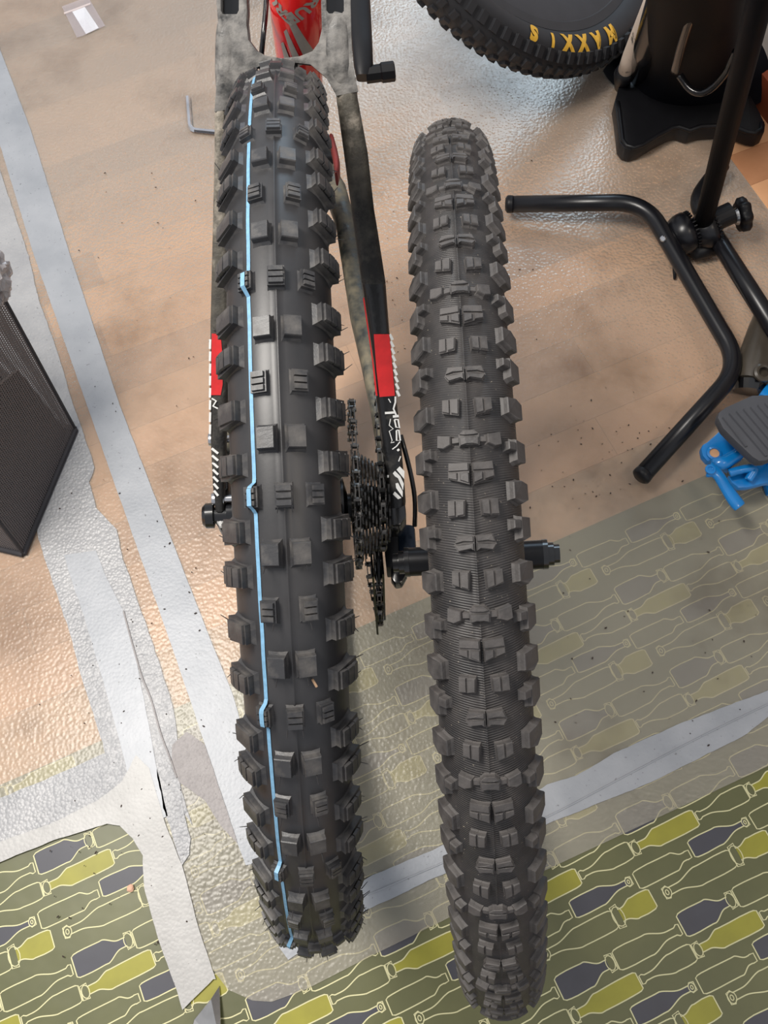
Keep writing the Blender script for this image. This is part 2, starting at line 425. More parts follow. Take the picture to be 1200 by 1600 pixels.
def tape(name, px, z, mat, rag=0.0, label='', th=.0004, sub=10):
    pts = [U(x, y, z) for x, y in px]; out = []
    for i, p in enumerate(pts):
        q = pts[(i+1) % len(pts)]; n = max(1, int((q-p).length/(.006 if rag else .03)))
        d = (q-p).normalized(); s = Vector((-d.y, d.x, 0))
        for k in range(n):
            a = p.lerp(q, k/n)
            if rag: a = a + s*rag*(noise.noise(a*55+Vector((3, i, 0)))+.6*noise.noise(a*190))
            out.append(Vector((a.x, a.y, z)))
    bm = bmesh.new(); add_slab(bm, out, Vector((0, 0, -th)))
    o = obj(name, bm, mat); tag(o, label, 'tape'); return o
tape('duct_tape', [(-30, -20), (-30, 138), (0, 227), (50, 390), (130, 617), (230, 900), (297, 1093), (371, 1318), (384, 1352), (436, 1340), (430, 1318), (363, 1083), (333, 1010), (290, 900), (187, 633), (110, 400), (47, 200), (0, 77)], .0032, M_tape_s, .0004,
     'straight smooth grey tape strip running from upper left down to the left tyre', )
tape('duct_tape', [(-40, 120), (-40, 500), (20, 700), (68, 867), (107, 983), (130, 1067), (160, 1160), (175, 1225), (260, 1225), (300, 1290), (281, 1225), (275, 1127), (267, 1093), (240, 1010), (213, 933), (190, 867), (182, 827), (150, 793), (140, 753), (148, 730), (120, 647), (110, 617), (90, 550), (60, 467), (45, 400), (0, 267)], .0034, M_tape_e, .0012,
     'wide ragged embossed grey tape beside the mesh bin, running down to the tape crossing')
tape('duct_tape', [(-60, 1278), (0, 1247), (80, 1214), (160, 1178), (215, 1160), (240, 1215), (195, 1240), (150, 1268), (0, 1322), (-60, 1346)], .0037, M_tape_e, .0010,
     'embossed grey tape strip lying across the lower left, above the smooth one')
tape('duct_tape', [(100, 867), (118, 927), (123, 937), (160, 1060), (190, 1170), (205, 1230), (225, 1290), (262, 1275), (245, 1200), (213, 1030), (192, 953), (165, 900), (150, 860)], .0040, M_tape_s, .0005,
     'smooth light tape patch laid along the middle of the ragged tape')
tape('duct_tape', [(-60, 1340), (0, 1315), (85, 1285), (150, 1252), (190, 1222), (212, 1180), (233, 1200), (257, 1283), (287, 1360), (310, 1450), (337, 1530), (333, 1530), (285, 1578), (277, 1550), (247, 1467), (225, 1387), (223, 1337), (207, 1310), (187, 1290), (167, 1287), (83, 1313), (0, 1347), (-60, 1372)], .0044, M_tape_w, .0006,
     'smooth whitish tape turning the corner around the green oilcloth at lower left')
tape('duct_tape', [(242, 1165), (262, 1190), (280, 1222), (285, 1260), (298, 1310), (296, 1335), (284, 1352), (268, 1300), (255, 1262), (246, 1215)], .0040, M_tape_e, .0012,
     'short torn strip of embossed tape right of the whitish corner tape')
tape('tape_residue', [(269, 1164), (292, 1143), (320, 1164), (345, 1238), (371, 1318), (345, 1290), (320, 1250), (300, 1236), (280, 1222), (269, 1189)], .0042, M_tape_g, .0008,
     'dull grey bubbled tape remnant between the tape crossing and left tyre')
tape('duct_tape', [(436, 1480), (500, 1425), (575, 1371), (684, 1324), (770, 1278), (855, 1226), (900, 1212), (928, 1196), (959, 1177), (1064, 1130), (1200, 1079), (1260, 1056), (1260, 1098), (1200, 1120), (1162, 1150), (1016, 1223), (858, 1286), (770, 1336), (691, 1366), (575, 1421), (450, 1500)], .0034, M_tape_s, .0008,
     'pale blue grey tape strip crossing the clear mat behind both tyres, lower right')
# raised folds along the tapes
bm = bmesh.new()
for a in ([(575, 1398), (691, 1349), (800, 1300), (858, 1276), (959, 1222), (1016, 1192), (1100, 1148), (1200, 1100), (1240, 1082)],):
    add_tube(bm, smoothpath([U(x, y, .0038) for x, y in a], 2), .0010, 6)
o = obj('tape_fold', bm, M_tape_s); o.parent = None
tag(o, 'raised fold running along the pale tape strip at lower right', 'tape fold')
for a, lb in (([(193, 955), (205, 1000), (222, 1060), (236, 1090), (250, 1145), (268, 1190), (276, 1215)], 'long dark crack crease along the right side of the ragged tape'),):
    bm = bmesh.new(); P_ = smoothpath([U(x, y, .0042) for x, y in a], 2); add_tube(bm, P_, .0011, 6)
    o = obj('tape_crease', bm, M_tape_g); tag(o, lb, 'crease')
# folded silver flap
bm = bmesh.new(); base = [U(343, 1540, .004), U(330, 1560, .014), U(303, 1593, .004), U(290, 1640, .010), U(346, 1640, .018)]
add_slab(bm, base, Vector((0, 0, -.002)), .0008); o = obj('tape_flap', bm, plain('foil_flap', srgb(180, 178, 176), .18, .8)); tag(o, 'shiny folded tape flap at the bottom edge, left of centre', 'tape')

# ---- baseboard and wall beyond, far right
def strip(p, q, th, h, side):
    d = (q-p).normalized(); s = Vector((-d.y, d.x, 0))*side; bm = bmesh.new()
    add_slab(bm, [p+Vector((0, 0, h)), q+Vector((0, 0, h)), q+s*th+Vector((0, 0, h)), p+s*th+Vector((0, 0, h))], Vector((0, 0, -h+.0)), .002 if h < .3 else 0); return bm
wp = U(1172, 158); wdir = (U(1200, 192)-wp).normalized(); wdir = rdir
o = obj('baseboard_right', strip(wp+wdir*.10, wp-wdir*1.0, .016, .055, 1 if (Vector((-(-wdir).y, (-wdir).x, 0))).x > 0 else -1), plain('red_brown_wood', srgb(122, 58, 34), .45, var=.2, scale=20)); o['kind'] = 'structure'
wn = Vector((-wdir.y, wdir.x, 0)); wn = wn if wn.x > 0 else -wn
q1, q2 = wp+wdir*.10+wn*.017, wp-wdir*1.0+wn*.017
bm = bmesh.new(); add_slab(bm, [q1+Vector((0, 0, 1.2)), q2+Vector((0, 0, 1.2)), q2+wn*.08+Vector((0, 0, 1.2)), q1+wn*.08+Vector((0, 0, 1.2))], Vector((0, 0, -1.2)))
o = obj('wall_right', bm, plain('grey_plaster', srgb(150, 142, 136), .8, var=.2, scale=12)); o['kind'] = 'structure'

# ================================================================== WHEELS
def wheel_frame(x, y, yaw, lean, R):
    ax = Vector((cos(yaw)*cos(lean), sin(yaw)*cos(lean), sin(lean))); f = Vector((-sin(yaw), cos(yaw), 0)); u = ax.cross(f)
    Cc = Vector((x, y, R*u.z+.0045)); return frame(Cc, ax, f, u)
def tyre_casing(a, Rr, nu=40, nv=160, smax=2.7, ridge=True):
    bm = bmesh.new(); uvl = bm.loops.layers.uv.new('UVMap'); G = []; ss = [-smax + 2*smax*i/nu for i in range(nu+1)]
    if ridge: ss = sorted(ss + [-.022, -.010, .010, .022])
    for s in ss:
        row = []
        for k in range(nv):
            ph = k*2*PI/nv; r = a
            if ridge and abs(s) < .015: r = a + .0005
            rr = Rr + r*cos(s); row.append(bm.verts.new((r*sin(s), -rr*sin(ph), rr*cos(ph))))
        G.append(row)
    for i in range(len(ss)-1):
        for k in range(nv):
            f = bm.faces.new((G[i][k], G[i+1][k], G[i+1][(k+1) % nv], G[i][(k+1) % nv])); f.smooth = True
            for lp, (si, kk) in zip(f.loops, ((i, k), (i+1, k), (i+1, k+1), (i, k+1))): lp[uvl].uv = (ss[si]*a, kk*2*PI/nv*.36)
    return bm
def block_bm(bm, poly, a, h, Rr, skirt=.0018, base=-.0008, chamf=.0006, toff=(0, 0), M=None):
    """poly: (s radians, v metres) counterclockwise; tapered rubber block on the torus"""
    n = len(poly); cs = sum(p[0] for p in poly)/n; cv = sum(p[1] for p in poly)/n
    def ring(r, grow, off=(0, 0)):
        out = []
        for s, v in poly:
            dx = (s-cs)*r; dv = v-cv; L = math.hypot(dx, dv) or 1; k = 1 + grow/L
            s2 = cs + (s-cs)*k + off[0]; v2 = cv + dv*k + off[1]; ph = v2/(Rr+a); rr = Rr + r*cos(s2)
            p = Vector((r*sin(s2), -rr*sin(ph), rr*cos(ph))); out.append(bm.verts.new(M @ p if M else p))
        return out
    rs = [ring(a+base, skirt), ring(a+h*.35, 0)]
    if chamf: rs += [ring(a+h-chamf, -.0002-skirt*.15), ring(a+h, -chamf-skirt*.2)]
    else: rs += [ring(a+h, 0)]
    for A, B in zip(rs[:-1], rs[1:]):
        for i in range(n): bm.faces.new((A[i], A[(i+1) % n], B[(i+1) % n], B[i]))
    bm.faces.new(rs[-1]); return bm
def rect(s0, s1, v0, v1): return [(s0, v0), (s1, v0), (s1, v1), (s0, v1)]
def mkmesh(name, fn, mat):
    bm = bmesh.new(); fn(bm); bmesh.ops.recalc_face_normals(bm, faces=bm.faces); me = bpy.data.meshes.new(name); bm.to_mesh(me); bm.free(); me.materials.append(mat); return me

def place(parent, WM, me, name, phi):
    return link(name, me, None, parent, WM @ Matrix.Rotation(phi, 4, 'X'))
def wheel_core(root, WM, rim_r, hub_half, tag_hub='hub', rimw=.016, rotor=None, nsp=28, rimmat=M_black, endr=.0095):
    bm = bmesh.new(); p = [(rim_r+.004, -rimw), (rim_r+.004, -rimw+.003), (rim_r-.003, -rimw+.004), (rim_r-.006, 0), (rim_r-.003, rimw-.004), (rim_r+.004, rimw-.003), (rim_r+.004, rimw), (rim_r-.010, rimw-.001), (rim_r-.020, rimw*.45), (rim_r-.021, -rimw*.45), (rim_r-.010, -rimw+.001)]
    add_lathe(bm, WM, p, 96, closed=True); smooth_angle(obj('rim', bm, rimmat, root))
    h = hub_half
    bm = bmesh.new(); add_lathe(bm, WM, [(0, -h*.80), (.013, -h*.80), (.013, -h*.55), (.028, -h*.50), (.028, -h*.45), (.012, -h*.34), (.012, h*.34), (.028, h*.45), (.028, h*.5), (.013, h*.55), (.013, h*.80), (0, h*.80)], 28)
    hub = smooth_angle(obj('hub', bm, M_alu, root))
    for sg in (-1, 1):
        bm = bmesh.new(); add_lathe(bm, WM, [(0, sg*h*.80), (endr+.003, sg*h*.80), (endr+.003, sg*h*.86), (endr, sg*h*.865), (endr, sg*h*.93), (endr-.002, sg*h*.935), (endr-.002, sg*h), (.005, sg*h), (.005, sg*(h-.01)), (0, sg*(h-.01))], 28)
        smooth_angle(obj('end_cap', bm, M_black, hub))
    bm = bmesh.new(); add_tube(bm, [(0, 0, 0), (0, 0, 1)], 1, 5); me = bpy.data.meshes.new('spoke'); bm.to_mesh(me); bm.free(); me.materials.append(M_black)
    for i in range(nsp):
        an = i*2*PI/nsp; sg = 1 if i % 2 else -1; a2 = an + (.9 if (i//2) % 2 else -.9)
        p0 = WM @ Vector((sg*h*.47, -.026*sin(a2), .026*cos(a2))); p1 = WM @ Vector((0, -(rim_r-.019)*sin(an), (rim_r-.019)*cos(an)))
        d = p1-p0; a, b = perp(d.normalized(), WM.col[0].to_3d()); M = frame(p0, a*.001, b*.001, d); link('spoke', me, None, root, M)
    return hub

# ---- LEFT: mountain bike with new tyre
R1, RR1, A1, H1 = .372, .336, .0305, .0055
WM1 = wheel_frame(-.07346, .3485, -.00075, -.06265, R1)
ax1, f1, u1 = [WM1.col[i].to_3d() for i in range(3)]; C1 = WM1.translation
base1 = C1 - u1*R1; base1.z = 0
bike = empty('mountain_bike', frame(base1, ax1, f1, u1))
tag(bike, 'mountain bike with blue-striped new rear tyre, muddy frame and red seat tube', 'bicycle')
tyre1 = link('tyre', (lambda bm: (lambda me: (bm.to_mesh(me), bm.free(), me)[2])(bpy.data.meshes.new('tyre')))(tyre_casing(A1, RR1)), M_new, bike, WM1)
tyre1['label'] = 'new black tyre casing with a centre seam'
def S(xmm, a=A1+H1): return math.asin(xmm/1000/a)
def ribs_v(bm, s0, s1, v0, v1, n, a, h, Rr):   # n transverse ribs standing on the block
    st = (v1-v0)/n
    for i in range(n): block_bm(bm, rect(s0, s1, v0+i*st+.0004, v0+(i+1)*st-.0004), a+h-.0016, .0016, Rr, 0, -.0003, .0003)
def ribs_s(bm, s0, s1, v0, v1, n, a, h, Rr):
    st = (s1-s0)/n
    for i in range(n): block_bm(bm, rect(s0+i*st+.012, s0+(i+1)*st-.012, v0, v1), a+h-.0016, .0016, Rr, 0, -.0003, .0003)
def k_sq(sg):
    def f(bm):
        a, b = sorted((S(sg*3.4), S(sg*13.8))); block_bm(bm, rect(a, b, -.0064, .0064), A1, H1, RR1, .0026)
    return f
def k_sip(sg):
    def f(bm):
        a, b = sorted((S(sg*7.2), S(sg*16.2))); block_bm(bm, rect(a, b, -.0060, .0060), A1, H1-.0015, RR1, .0024, chamf=0); ribs_v(bm, a+.03, b-.03, -.0056, .0056, 3, A1, H1, RR1)
    return f
def k_ctr(bm):
    a, b = S(-5.0), S(5.0); block_bm(bm, rect(a, b, -.0062, .0062), A1, H1-.0015, RR1, .0020, chamf=0); ribs_v(bm, a+.02, b-.02, -.0058, .0058, 3, A1, H1, RR1)
def k_flk(sg):
    def f(bm):
        a, b = sorted((S(sg*14.6), S(sg*22.4))); block_bm(bm, rect(a, b, -.0056, .0056), A1, H1-.0015, RR1, .0022, chamf=0); ribs_v(bm, a+.03, b-.03, -.0052, .0052, 3, A1, H1, RR1)
    return f
def k_side(sg, var):
    def f(bm):
        i, o_ = math.radians(42), math.radians(75 if var else 72); lo, hi = -.0076, .0076
        poly = [(sg*i, lo+.002), (sg*o_, lo), (sg*o_, hi), (sg*i, hi-.002)]
        if sg < 0: poly = poly[::-1]
        block_bm(bm, poly, A1, H1+.0004, RR1, .0036, base=-.001, chamf=0)
        a, b = sorted((sg*(i+.04), sg*(o_-.03))); 
        if sg > 0 or var: ribs_s(bm, a, b, lo+.0022, hi-.0022, 3, A1, H1+.0016, RR1)
        else: block_bm(bm, rect(a, b, lo+.002, hi-.002), A1+H1-.0005, .002, RR1, 0, -.0003, .0003)
    return f
ME1 = {n: mkmesh('tread_block', fn, M_newknob) for n, fn in dict(sqL=k_sq(-1), sqR=k_sq(1), spL=k_sip(-1), spR=k_sip(1), ct=k_ctr, flL=k_flk(-1), flR=k_flk(1), sL0=k_side(-1, 0), sR0=k_side(1, 0), sL1=k_side(-1, 1), sR1=k_side(1, 1)).items()}
T0, D1_ = -.28498, .083977
rowk = {0: ('flL', 'ct', 'flR'), 1: ('sqL', 'sqR'), 2: ('spL', 'spR'), 3: ('sqL', 'sqR')}
rest = bmesh.new()
def put1(key, phi, single):
    if single: place(tyre1, WM1, ME1[key], 'tread_block', phi)
    else:
        b2 = bmesh.new(); b2.from_mesh(ME1[key]); b2.transform(WM1 @ Matrix.Rotation(phi, 4, 'X')); tmp = bpy.data.meshes.new('t'); b2.to_mesh(tmp); rest.from_mesh(tmp); bpy.data.meshes.remove(tmp); b2.free()
for k in range(-8, 66):
    one = k < 24
    for key in rowk[k % 4]: put1(key, T0+D1_*k, one)
for g in range(-2, 17):
    for i, off in enumerate((.62, 1.42, 2.45, 3.42)):
        k = g*4 + off
        if k > 66: continue
        for sgn in ('L', 'R'): put1('s'+sgn+str(i % 2), T0+D1_*k, k < 24)
o = obj('tread', rest, M_newknob, tyre1); o['kind'] = 'stuff'
# printed blue line riding over casing and flank blocks
bm = bmesh.new(); prev = None; SW = -.53
for i in range(0, 1100):
    ph = i*2*PI/1100; k = (ph-T0)/D1_
    d4 = abs(((k+2) % 4)-2)*D1_*.366   # metres from nearest triple row
    if k > 66.5: d4 = 1
    h = .0003 + (H1+.0001 if d4 < .0050 else (H1*(1-(d4-.0050)/.0030) if d4 < .0080 else 0))
    wob = .010*noise.noise(Vector((k*1.3, 0, 5))); row = []
    for s in (SW-.038, SW+.038):
        r = A1+h; s2 = s+wob; rr = RR1 + r*cos(s2); row.append(bm.verts.new(WM1 @ Vector((r*sin(s2), -rr*sin(ph), rr*cos(ph)))))
    if prev: bm.faces.new((prev[0], prev[1], row[1], row[0]))
    else: first = row
    prev = row
bm.faces.new((prev[0], prev[1], first[1], first[0]))
o = obj('stripe', bm, M_stripe, tyre1); o['label'] = 'light blue line printed around the tyre'
# rubber whiskers
bm = bmesh.new()
for g in range(0, 7):
    for off in (.62, 1.42, 2.45, 3.42):
        for sg in (-1, 1):
            for q in range(2 if sg > 0 else 1):
                ph = T0+D1_*(g*4+off) + random.uniform(-.014, .014); s = sg*(1.28+random.uniform(-.1, .1)); r0_ = A1+H1-.001; L = random.uniform(.003, .0065)
                a = WM1 @ Vector((r0_*sin(s), -(RR1+r0_*cos(s))*sin(ph), (RR1+r0_*cos(s))*cos(ph))); s2 = s+random.uniform(-.1, .15); p2 = ph+random.uniform(-.012, .012)
                b = WM1 @ Vector(((r0_+L)*sin(s2), -(RR1+(r0_+L)*cos(s2))*sin(p2), (RR1+(r0_+L)*cos(s2))*cos(p2)))
                add_tube(bm, [a, b], [.00035, .0002], 4)
for k in range(8, 22):
    for sg in (-1, 1):
        ph = T0+D1_*k + .017; s = sg*S(10 if k % 4 else 4)*random.uniform(.7, 1.2); r0_ = A1+H1-.001
        a = WM1 @ Vector((r0_*sin(s), -(RR1+r0_*cos(s))*sin(ph), (RR1+r0_*cos(s))*cos(ph))); b = WM1 @ Vector(((r0_+.003)*sin(s), -(RR1+r0_+.003)*sin(ph+.008), (RR1+r0_+.003)*cos(ph+.008)))
        add_tube(bm, [a, b], [.00035, .0002], 4)
o = obj('whiskers', bm, M_new, tyre1); o['kind'] = 'stuff'
wheel_core(bike, WM1, .306, .074)

# ---- RIGHT: loose wheel with worn tyre
R2, RR2, A2, H2 = .366, .336, .0262, .0038
WM2 = wheel_frame(.07894, .29228, -.04342, .0807, R2); C2 = WM2.translation; u2 = WM2.col[2].to_3d()
base2 = C2 - u2*R2; base2.z = 0; Mb = WM2.copy(); Mb.translation = base2
lw = empty('loose_wheel', Mb); tag(lw, 'loose bicycle wheel with a worn dusty black knobby tyre, standing upright right of the bike', 'wheel')
me = bpy.data.meshes.new('tyre'); b_ = tyre_casing(A2, RR2); b_.to_mesh(me); b_.free()
tyre2 = link('tyre', me, M_used, lw, WM2); tyre2['label'] = 'worn tyre casing with fine herringbone ribs'
def S2(x): return math.asin(x/1000/(A2+H2))
def P2(bm, pts, h=H2, base=-.0008, skirt=.0010, chamf=.0006):   # pts in mm (x lateral, v down the picture)
    poly = [(S2(x), v/1000) for x, v in pts]
    ar = sum(poly[i][0]*poly[(i+1) % len(poly)][1]-poly[(i+1) % len(poly)][0]*poly[i][1] for i in range(len(poly)))
    if ar < 0: poly = poly[::-1]
    block_bm(bm, poly, A2, h, RR2, skirt, base, chamf)
def mir(sg, pts): return [(sg*x, v) for x, v in pts]
def v_pair(sg):
    def f(bm):
        P2(bm, mir(sg, [(.9, -5.2), (12, -6.2), (12.6, 2.2), (7, 4.2), (1.2, 6.2)]), H2-.0009, chamf=0)
        P2(bm, mir(sg, [(.9, -5.2), (12, -6.2), (12.4, -1.6), (.9, -1.0)])); P2(bm, mir(sg, [(1.0, -.2), (6.2, -.5), (6.2, 3.9), (1.2, 5.8)])); P2(bm, mir(sg, [(7.2, -.5), (12.3, -.9), (12.5, 2.2), (7.2, 3.8)]))
    return f
def sq(sg, tilt):
    def f(bm):
        P2(bm, mir(sg, [(4.2, -4.2), (13.4, -4.8), (13.8, 3.6+tilt), (4.8, 4.6-tilt)]), H2-.0008, chamf=0)
        P2(bm, mir(sg, [(4.4, -4.1), (8.6, -4.4), (8.8, 4.2), (4.9, 4.5-tilt)])); P2(bm, mir(sg, [(9.3, -4.4), (13.3, -4.7), (13.6, 3.5+tilt), (9.5, 4.1)]))
    return f
def butter(sg):
    def f(bm):
        P2(bm, mir(sg, [(.4, -3.8), (9.5, -4.6), (11.4, .6), (9.6, 3.8), (1.8, 2.8), (.4, 4.0)]), H2-.0009, chamf=0)
        P2(bm, mir(sg, [(.5, -3.7), (9.4, -4.5), (10.9, -.4), (7.0, -1.0), (.5, -.9)])); P2(bm, mir(sg, [(.5, -.1), (7.0, -.2), (11.2, .7), (9.5, 3.7), (1.8, 2.7), (.5, 3.8)]))
    return f
def wide_c(bm):
    P2(bm, [(-5.6, -2.2), (-3, -4.6), (3, -4.6), (5.6, -2.2), (5.4, 4.0), (2.4, 3.4), (-2.4, 3.4), (-5.4, 4.0)], H2-.0009, chamf=0)
    P2(bm, [(-5.4, -2.2), (-3, -4.5), (3, -4.5), (5.4, -2.2), (3, -1.6), (-3, -1.6)]); P2(bm, [(-5.4, -.6), (-2.6, -.9), (2.6, -.9), (5.4, -.6), (5.2, 3.9), (2.4, 3.3), (-2.4, 3.3), (-5.2, 3.9)])
def wide_o(sg):
    def f(bm):
        P2(bm, mir(sg, [(9.6, -2.2), (17.0, -4.2), (17.6, 3.2), (14, 4.6), (9.8, 2.8)])); P2(bm, mir(sg, [(5.2, -1.6), (10.2, -1.6), (10.2, 2.0), (5.2, 2.0)]), H2*.5)
    return f
def side2(sg, notch):
    def f(bm):
        i, o_ = math.radians(43), math.radians(80); q = (lambda t: sg*(i+(o_-i)*t))
        if notch: ps = [[(q(0.3), -.0066), (q(1), -.0070), (q(1), .0050), (q(.45), .0072), (q(0.3), .0058)], [(q(0), -.0045), (q(.32), -.0050), (q(.32), .0006), (q(0), .0006)]]
        else: ps = [[(q(0.06), -.0048), (q(.5), -.0066), (q(1), -.0058), (q(1), .0042), (q(.5), .0072), (q(.06), .0048)]]
        for poly in ps:
            if sg < 0: poly = poly[::-1]
            block_bm(bm, poly, A2, H2+.0006, RR2, .0014, -.0008, .0007)
    return f
ME2 = {n: mkmesh('tread_block', fn, M_usedknob) for n, fn in dict(vL=v_pair(-1), vR=v_pair(1), qL=sq(-1, .6), qR=sq(1, .6), tL=sq(-1, -.9), tR=sq(1, -.9), bL=butter(-1), bR=butter(1), wc=wide_c, wL=wide_o(-1), wR=wide_o(1), nL=side2(-1, 1), nR=side2(1, 1), pL=side2(-1, 0), pR=side2(1, 0)).items()}
T2, D2_ = -.58697, .050839
row2 = {0: ('wL', 'wc', 'wR'), 1: ('vL', 'vR'), 2: ('qL', 'qR'), 3: ('bL', 'bR'), 4: ('tL', 'tR')}
rest = bmesh.new()
def put2(key, phi, single):
    if single: place(tyre2, WM2, ME2[key], 'tread_block', phi)
    else:
        b2 = bmesh.new(); b2.from_mesh(ME2[key]); b2.transform(WM2 @ Matrix.Rotation(phi, 4, 'X')); tmp = bpy.data.meshes.new('t'); b2.to_mesh(tmp); rest.from_mesh(tmp); bpy.data.meshes.remove(tmp); b2.free()
for j in range(-7, 115):
    for key in row2[j % 5]: put2(key, T2+D2_*j, j < 42)
for g in range(-2, 23):
    for i, off in enumerate((.27, 1.5, 2.6, 3.9)):
        for sg in 'LR':
            j = g*5+off+(.15 if sg == 'L' else 0)
            if -7.4 < j < 115: put2(('n' if i % 2 else 'p')+sg if False else (('n', 'p')[i % 2]+sg), T2+D2_*j, j < 42)
o = obj('tread', rest, M_usedknob, tyre2); o['kind'] = 'stuff'
wheel_core(lw, WM2, .3085, .0740, endr=.0105)

# ================================================================== BIKE FRAME
SN = Vector((0, -1.02, 1)).normalized()          # normal of the plane of the seat stays
SP = Vector((0, C1.y, C1.z)) + SN*.012
def stp(x, y, off=0): return onplane(x, y, SP, SN) + SN*off
def loft(bm, secs, n=14, pw=.6):
    """secs: (centre, half width vector, half height vector) superellipse sweep"""
    rings = []
    for c, a, b in secs:
        rings.append([bm.verts.new(c + a*math.copysign(abs(cos(t))**pw, cos(t)) + b*math.copysign(abs(sin(t))**pw, sin(t))) for t in [k*2*PI/n+.001 for k in range(n)]])
    for A, B in zip(rings[:-1], rings[1:]):
        for k in range(n): bm.faces.new((A[k], A[(k+1) % n], B[(k+1) % n], B[k]))
    bm.faces.new(rings[0]); bm.faces.new(rings[-1]); return bm
def stay_loft(rows, th):
    secs = []
    for y, xl, xr in rows:
        L, R = stp(xl, y), stp(xr, y); secs.append(((L+R)/2 - SN*th*.5, (R-L)/2, SN*th*.5))
    return loft(bmesh.new(), secs)
# right stay: mud-covered top piece and black lower piece
rt = [(120, 521, 556), (153, 525, 559), (240, 537, 575), (330, 549, 585), (366, 554, 591), (444, 565, 603)]
rb = [(444, 565, 603), (522, 577, 609), (570, 584, 614), (625, 588, 620), (692, 596, 627), (750, 602, 632), (790, 603, 635), (815, 606, 632)]
yoke = bmesh.new()
outl = [(338, -40), (338, 5), (341, 40), (341, 80), (338, 130), (335, 175), (352, 172), (362, 140), (385, 112), (415, 100), (450, 97), (485, 101), (510, 122), (526, 150), (560, 143), (557, 130), (551, 100), (549, 50), (548, 10), (547, -40),
        (538, -40), (538, 16), (534, 21), (514, 21), (510, 16), (509, -40), (501, -40), (502, 20), (503, 45), (498, 66), (488, 80), (468, 88), (440, 91), (415, 87), (400, 78), (388, 62), (385, 35), (386, 20), (385, -40), (373, -40), (373, 16), (370, 22), (348, 22), (345, 16), (345, -40)]
top = [stp(x, y) for x, y in outl]
add_slab(yoke, top, -SN*.020, .0)
bmesh.ops.recalc_face_normals(yoke, faces=yoke.faces)
bmesh.ops.bevel(yoke, geom=[e for e in yoke.edges if len(e.link_faces) == 2 and e.calc_face_angle(0) > .9], offset=.0028, segments=2, affect='EDGES', profile=.6, clamp_overlap=True)
yo = smooth_angle(obj('stay_yoke', yoke, M_mudframe, bike), 40)
yo['label'] = 'grey forked yoke plastered with dried mud'
for x0, x1 in ((346, 372), (510, 537)):   # dark linkage hidden inside the forks
    bm = bmesh.new(); add_slab(bm, [stp(x0, -40, -.012), stp(x1, -40, -.012), stp(x1, 20, -.012), stp(x0, 20, -.012)], -SN*.006); obj('linkage', bm, M_black, yo)
# humped shoulder of the yoke, right and left
for pts, rr in (([(533, 20), (527, 50), (527, 90), (536, 140)], [.005, .009, .011, .010, .003]), ([(350, 30), (352, 60), (351, 100), (346, 150)], [.004, .007, .008, .007, .003])):
    bm = bmesh.new(); add_tube(bm, smoothpath([stp(x, y, -.003) for x, y in pts], 1), rr, 14, hint=SN, flat=.5)
    obj('shoulder', bm, M_mudframe, yo, True)
stR = smooth_angle(obj('seat_stay', stay_loft(rt, .024), M_staymud, bike), 60); stR['label'] = 'mud crusted upper half of the right stay'
stB = smooth_angle(obj('seat_stay', stay_loft(rb, .024), M_stay, bike), 60); stB['label'] = 'black lower right stay with red sticker and white scratched print'
lt = [(150, 334, 352), (250, 333, 356), (380, 330, 358), (505, 327, 358), (600, 326, 356), (680, 327, 352), (760, 331, 350), (800, 335, 350)]
stL = smooth_angle(obj('seat_stay', stay_loft(lt, .022), M_staymud, bike), 60); stL['label'] = 'muddy left stay mostly hidden by the tyre'
def decal(name, polys, mat, parent, off=.0007):
    bm = bmesh.new()
    for p in polys: add_slab(bm, [stp(x, y, off) for x, y in p], -SN*.0004)
    return obj(name, bm, mat, parent)
decal('sticker', [[(584, 522), (608, 522), (612, 560), (617, 618), (593, 620), (588, 575)]], M_redprint, stB)
decal('sticker_edge', [[(567, 466), (569, 464), (577, 520), (585, 575), (590, 618), (587, 618), (581, 560)]], M_redprint, stB)
decal('sticker', [[(331, 521), (345, 522), (348, 560), (348, 600), (345, 617), (330, 617)]], M_redprint, stL)
def cp(x, y): return (580+x/8.886, 610+y/8.886)
bm = bmesh.new()
def stroke(pts, wd): add_ribbon(bm, [stp(*cp(x, y), .0011) for x, y in pts], wd*.84/1500, SN)
stroke([(335, 80), (335, 160), (308, 250), (345, 335)], 2.6); stroke([(190, 310), (330, 300)], 3.6); stroke([(300, 358), (382, 350)], 4.0)
stroke([(322, 400), (372, 398), (392, 515), (345, 505), (322, 400)], 2.6); stroke([(352, 550), (382, 545), (404, 690), (352, 690), (350, 550)], 2.6)
stroke([(268, 390), (250, 480), (305, 528), (250, 560), (290, 690), (272, 722), (320, 712)], 1.4); stroke([(400, 705), (350, 770), (292, 812)], 1.8)
stroke([(365, 810), (385, 832)], 4); stroke([(408, 908), (380, 980)], 1.8); stroke([(238, 110), (270, 165)], 1.4); stroke([(232, 1170), (232, 1205)], 2.6); stroke([(228, 1290), (232, 1360)], 1.2)
o = obj('lettering', bm, M_white, stB); o['label'] = 'worn white outlined lettering'
decal('slash_print', [[cp(*p) for p in q] for q in ([(352, 1098), (396, 1052), (462, 1120), (458, 1228)], [(300, 1150), (330, 1115), (405, 1190), (452, 1290), (442, 1385), (372, 1215), (330, 1190)], [(338, 1290), (372, 1282), (438, 1400), (436, 1480), (345, 1350)], [(300, 1438), (328, 1402), (418, 1488), (372, 1508)])], M_white, stB)
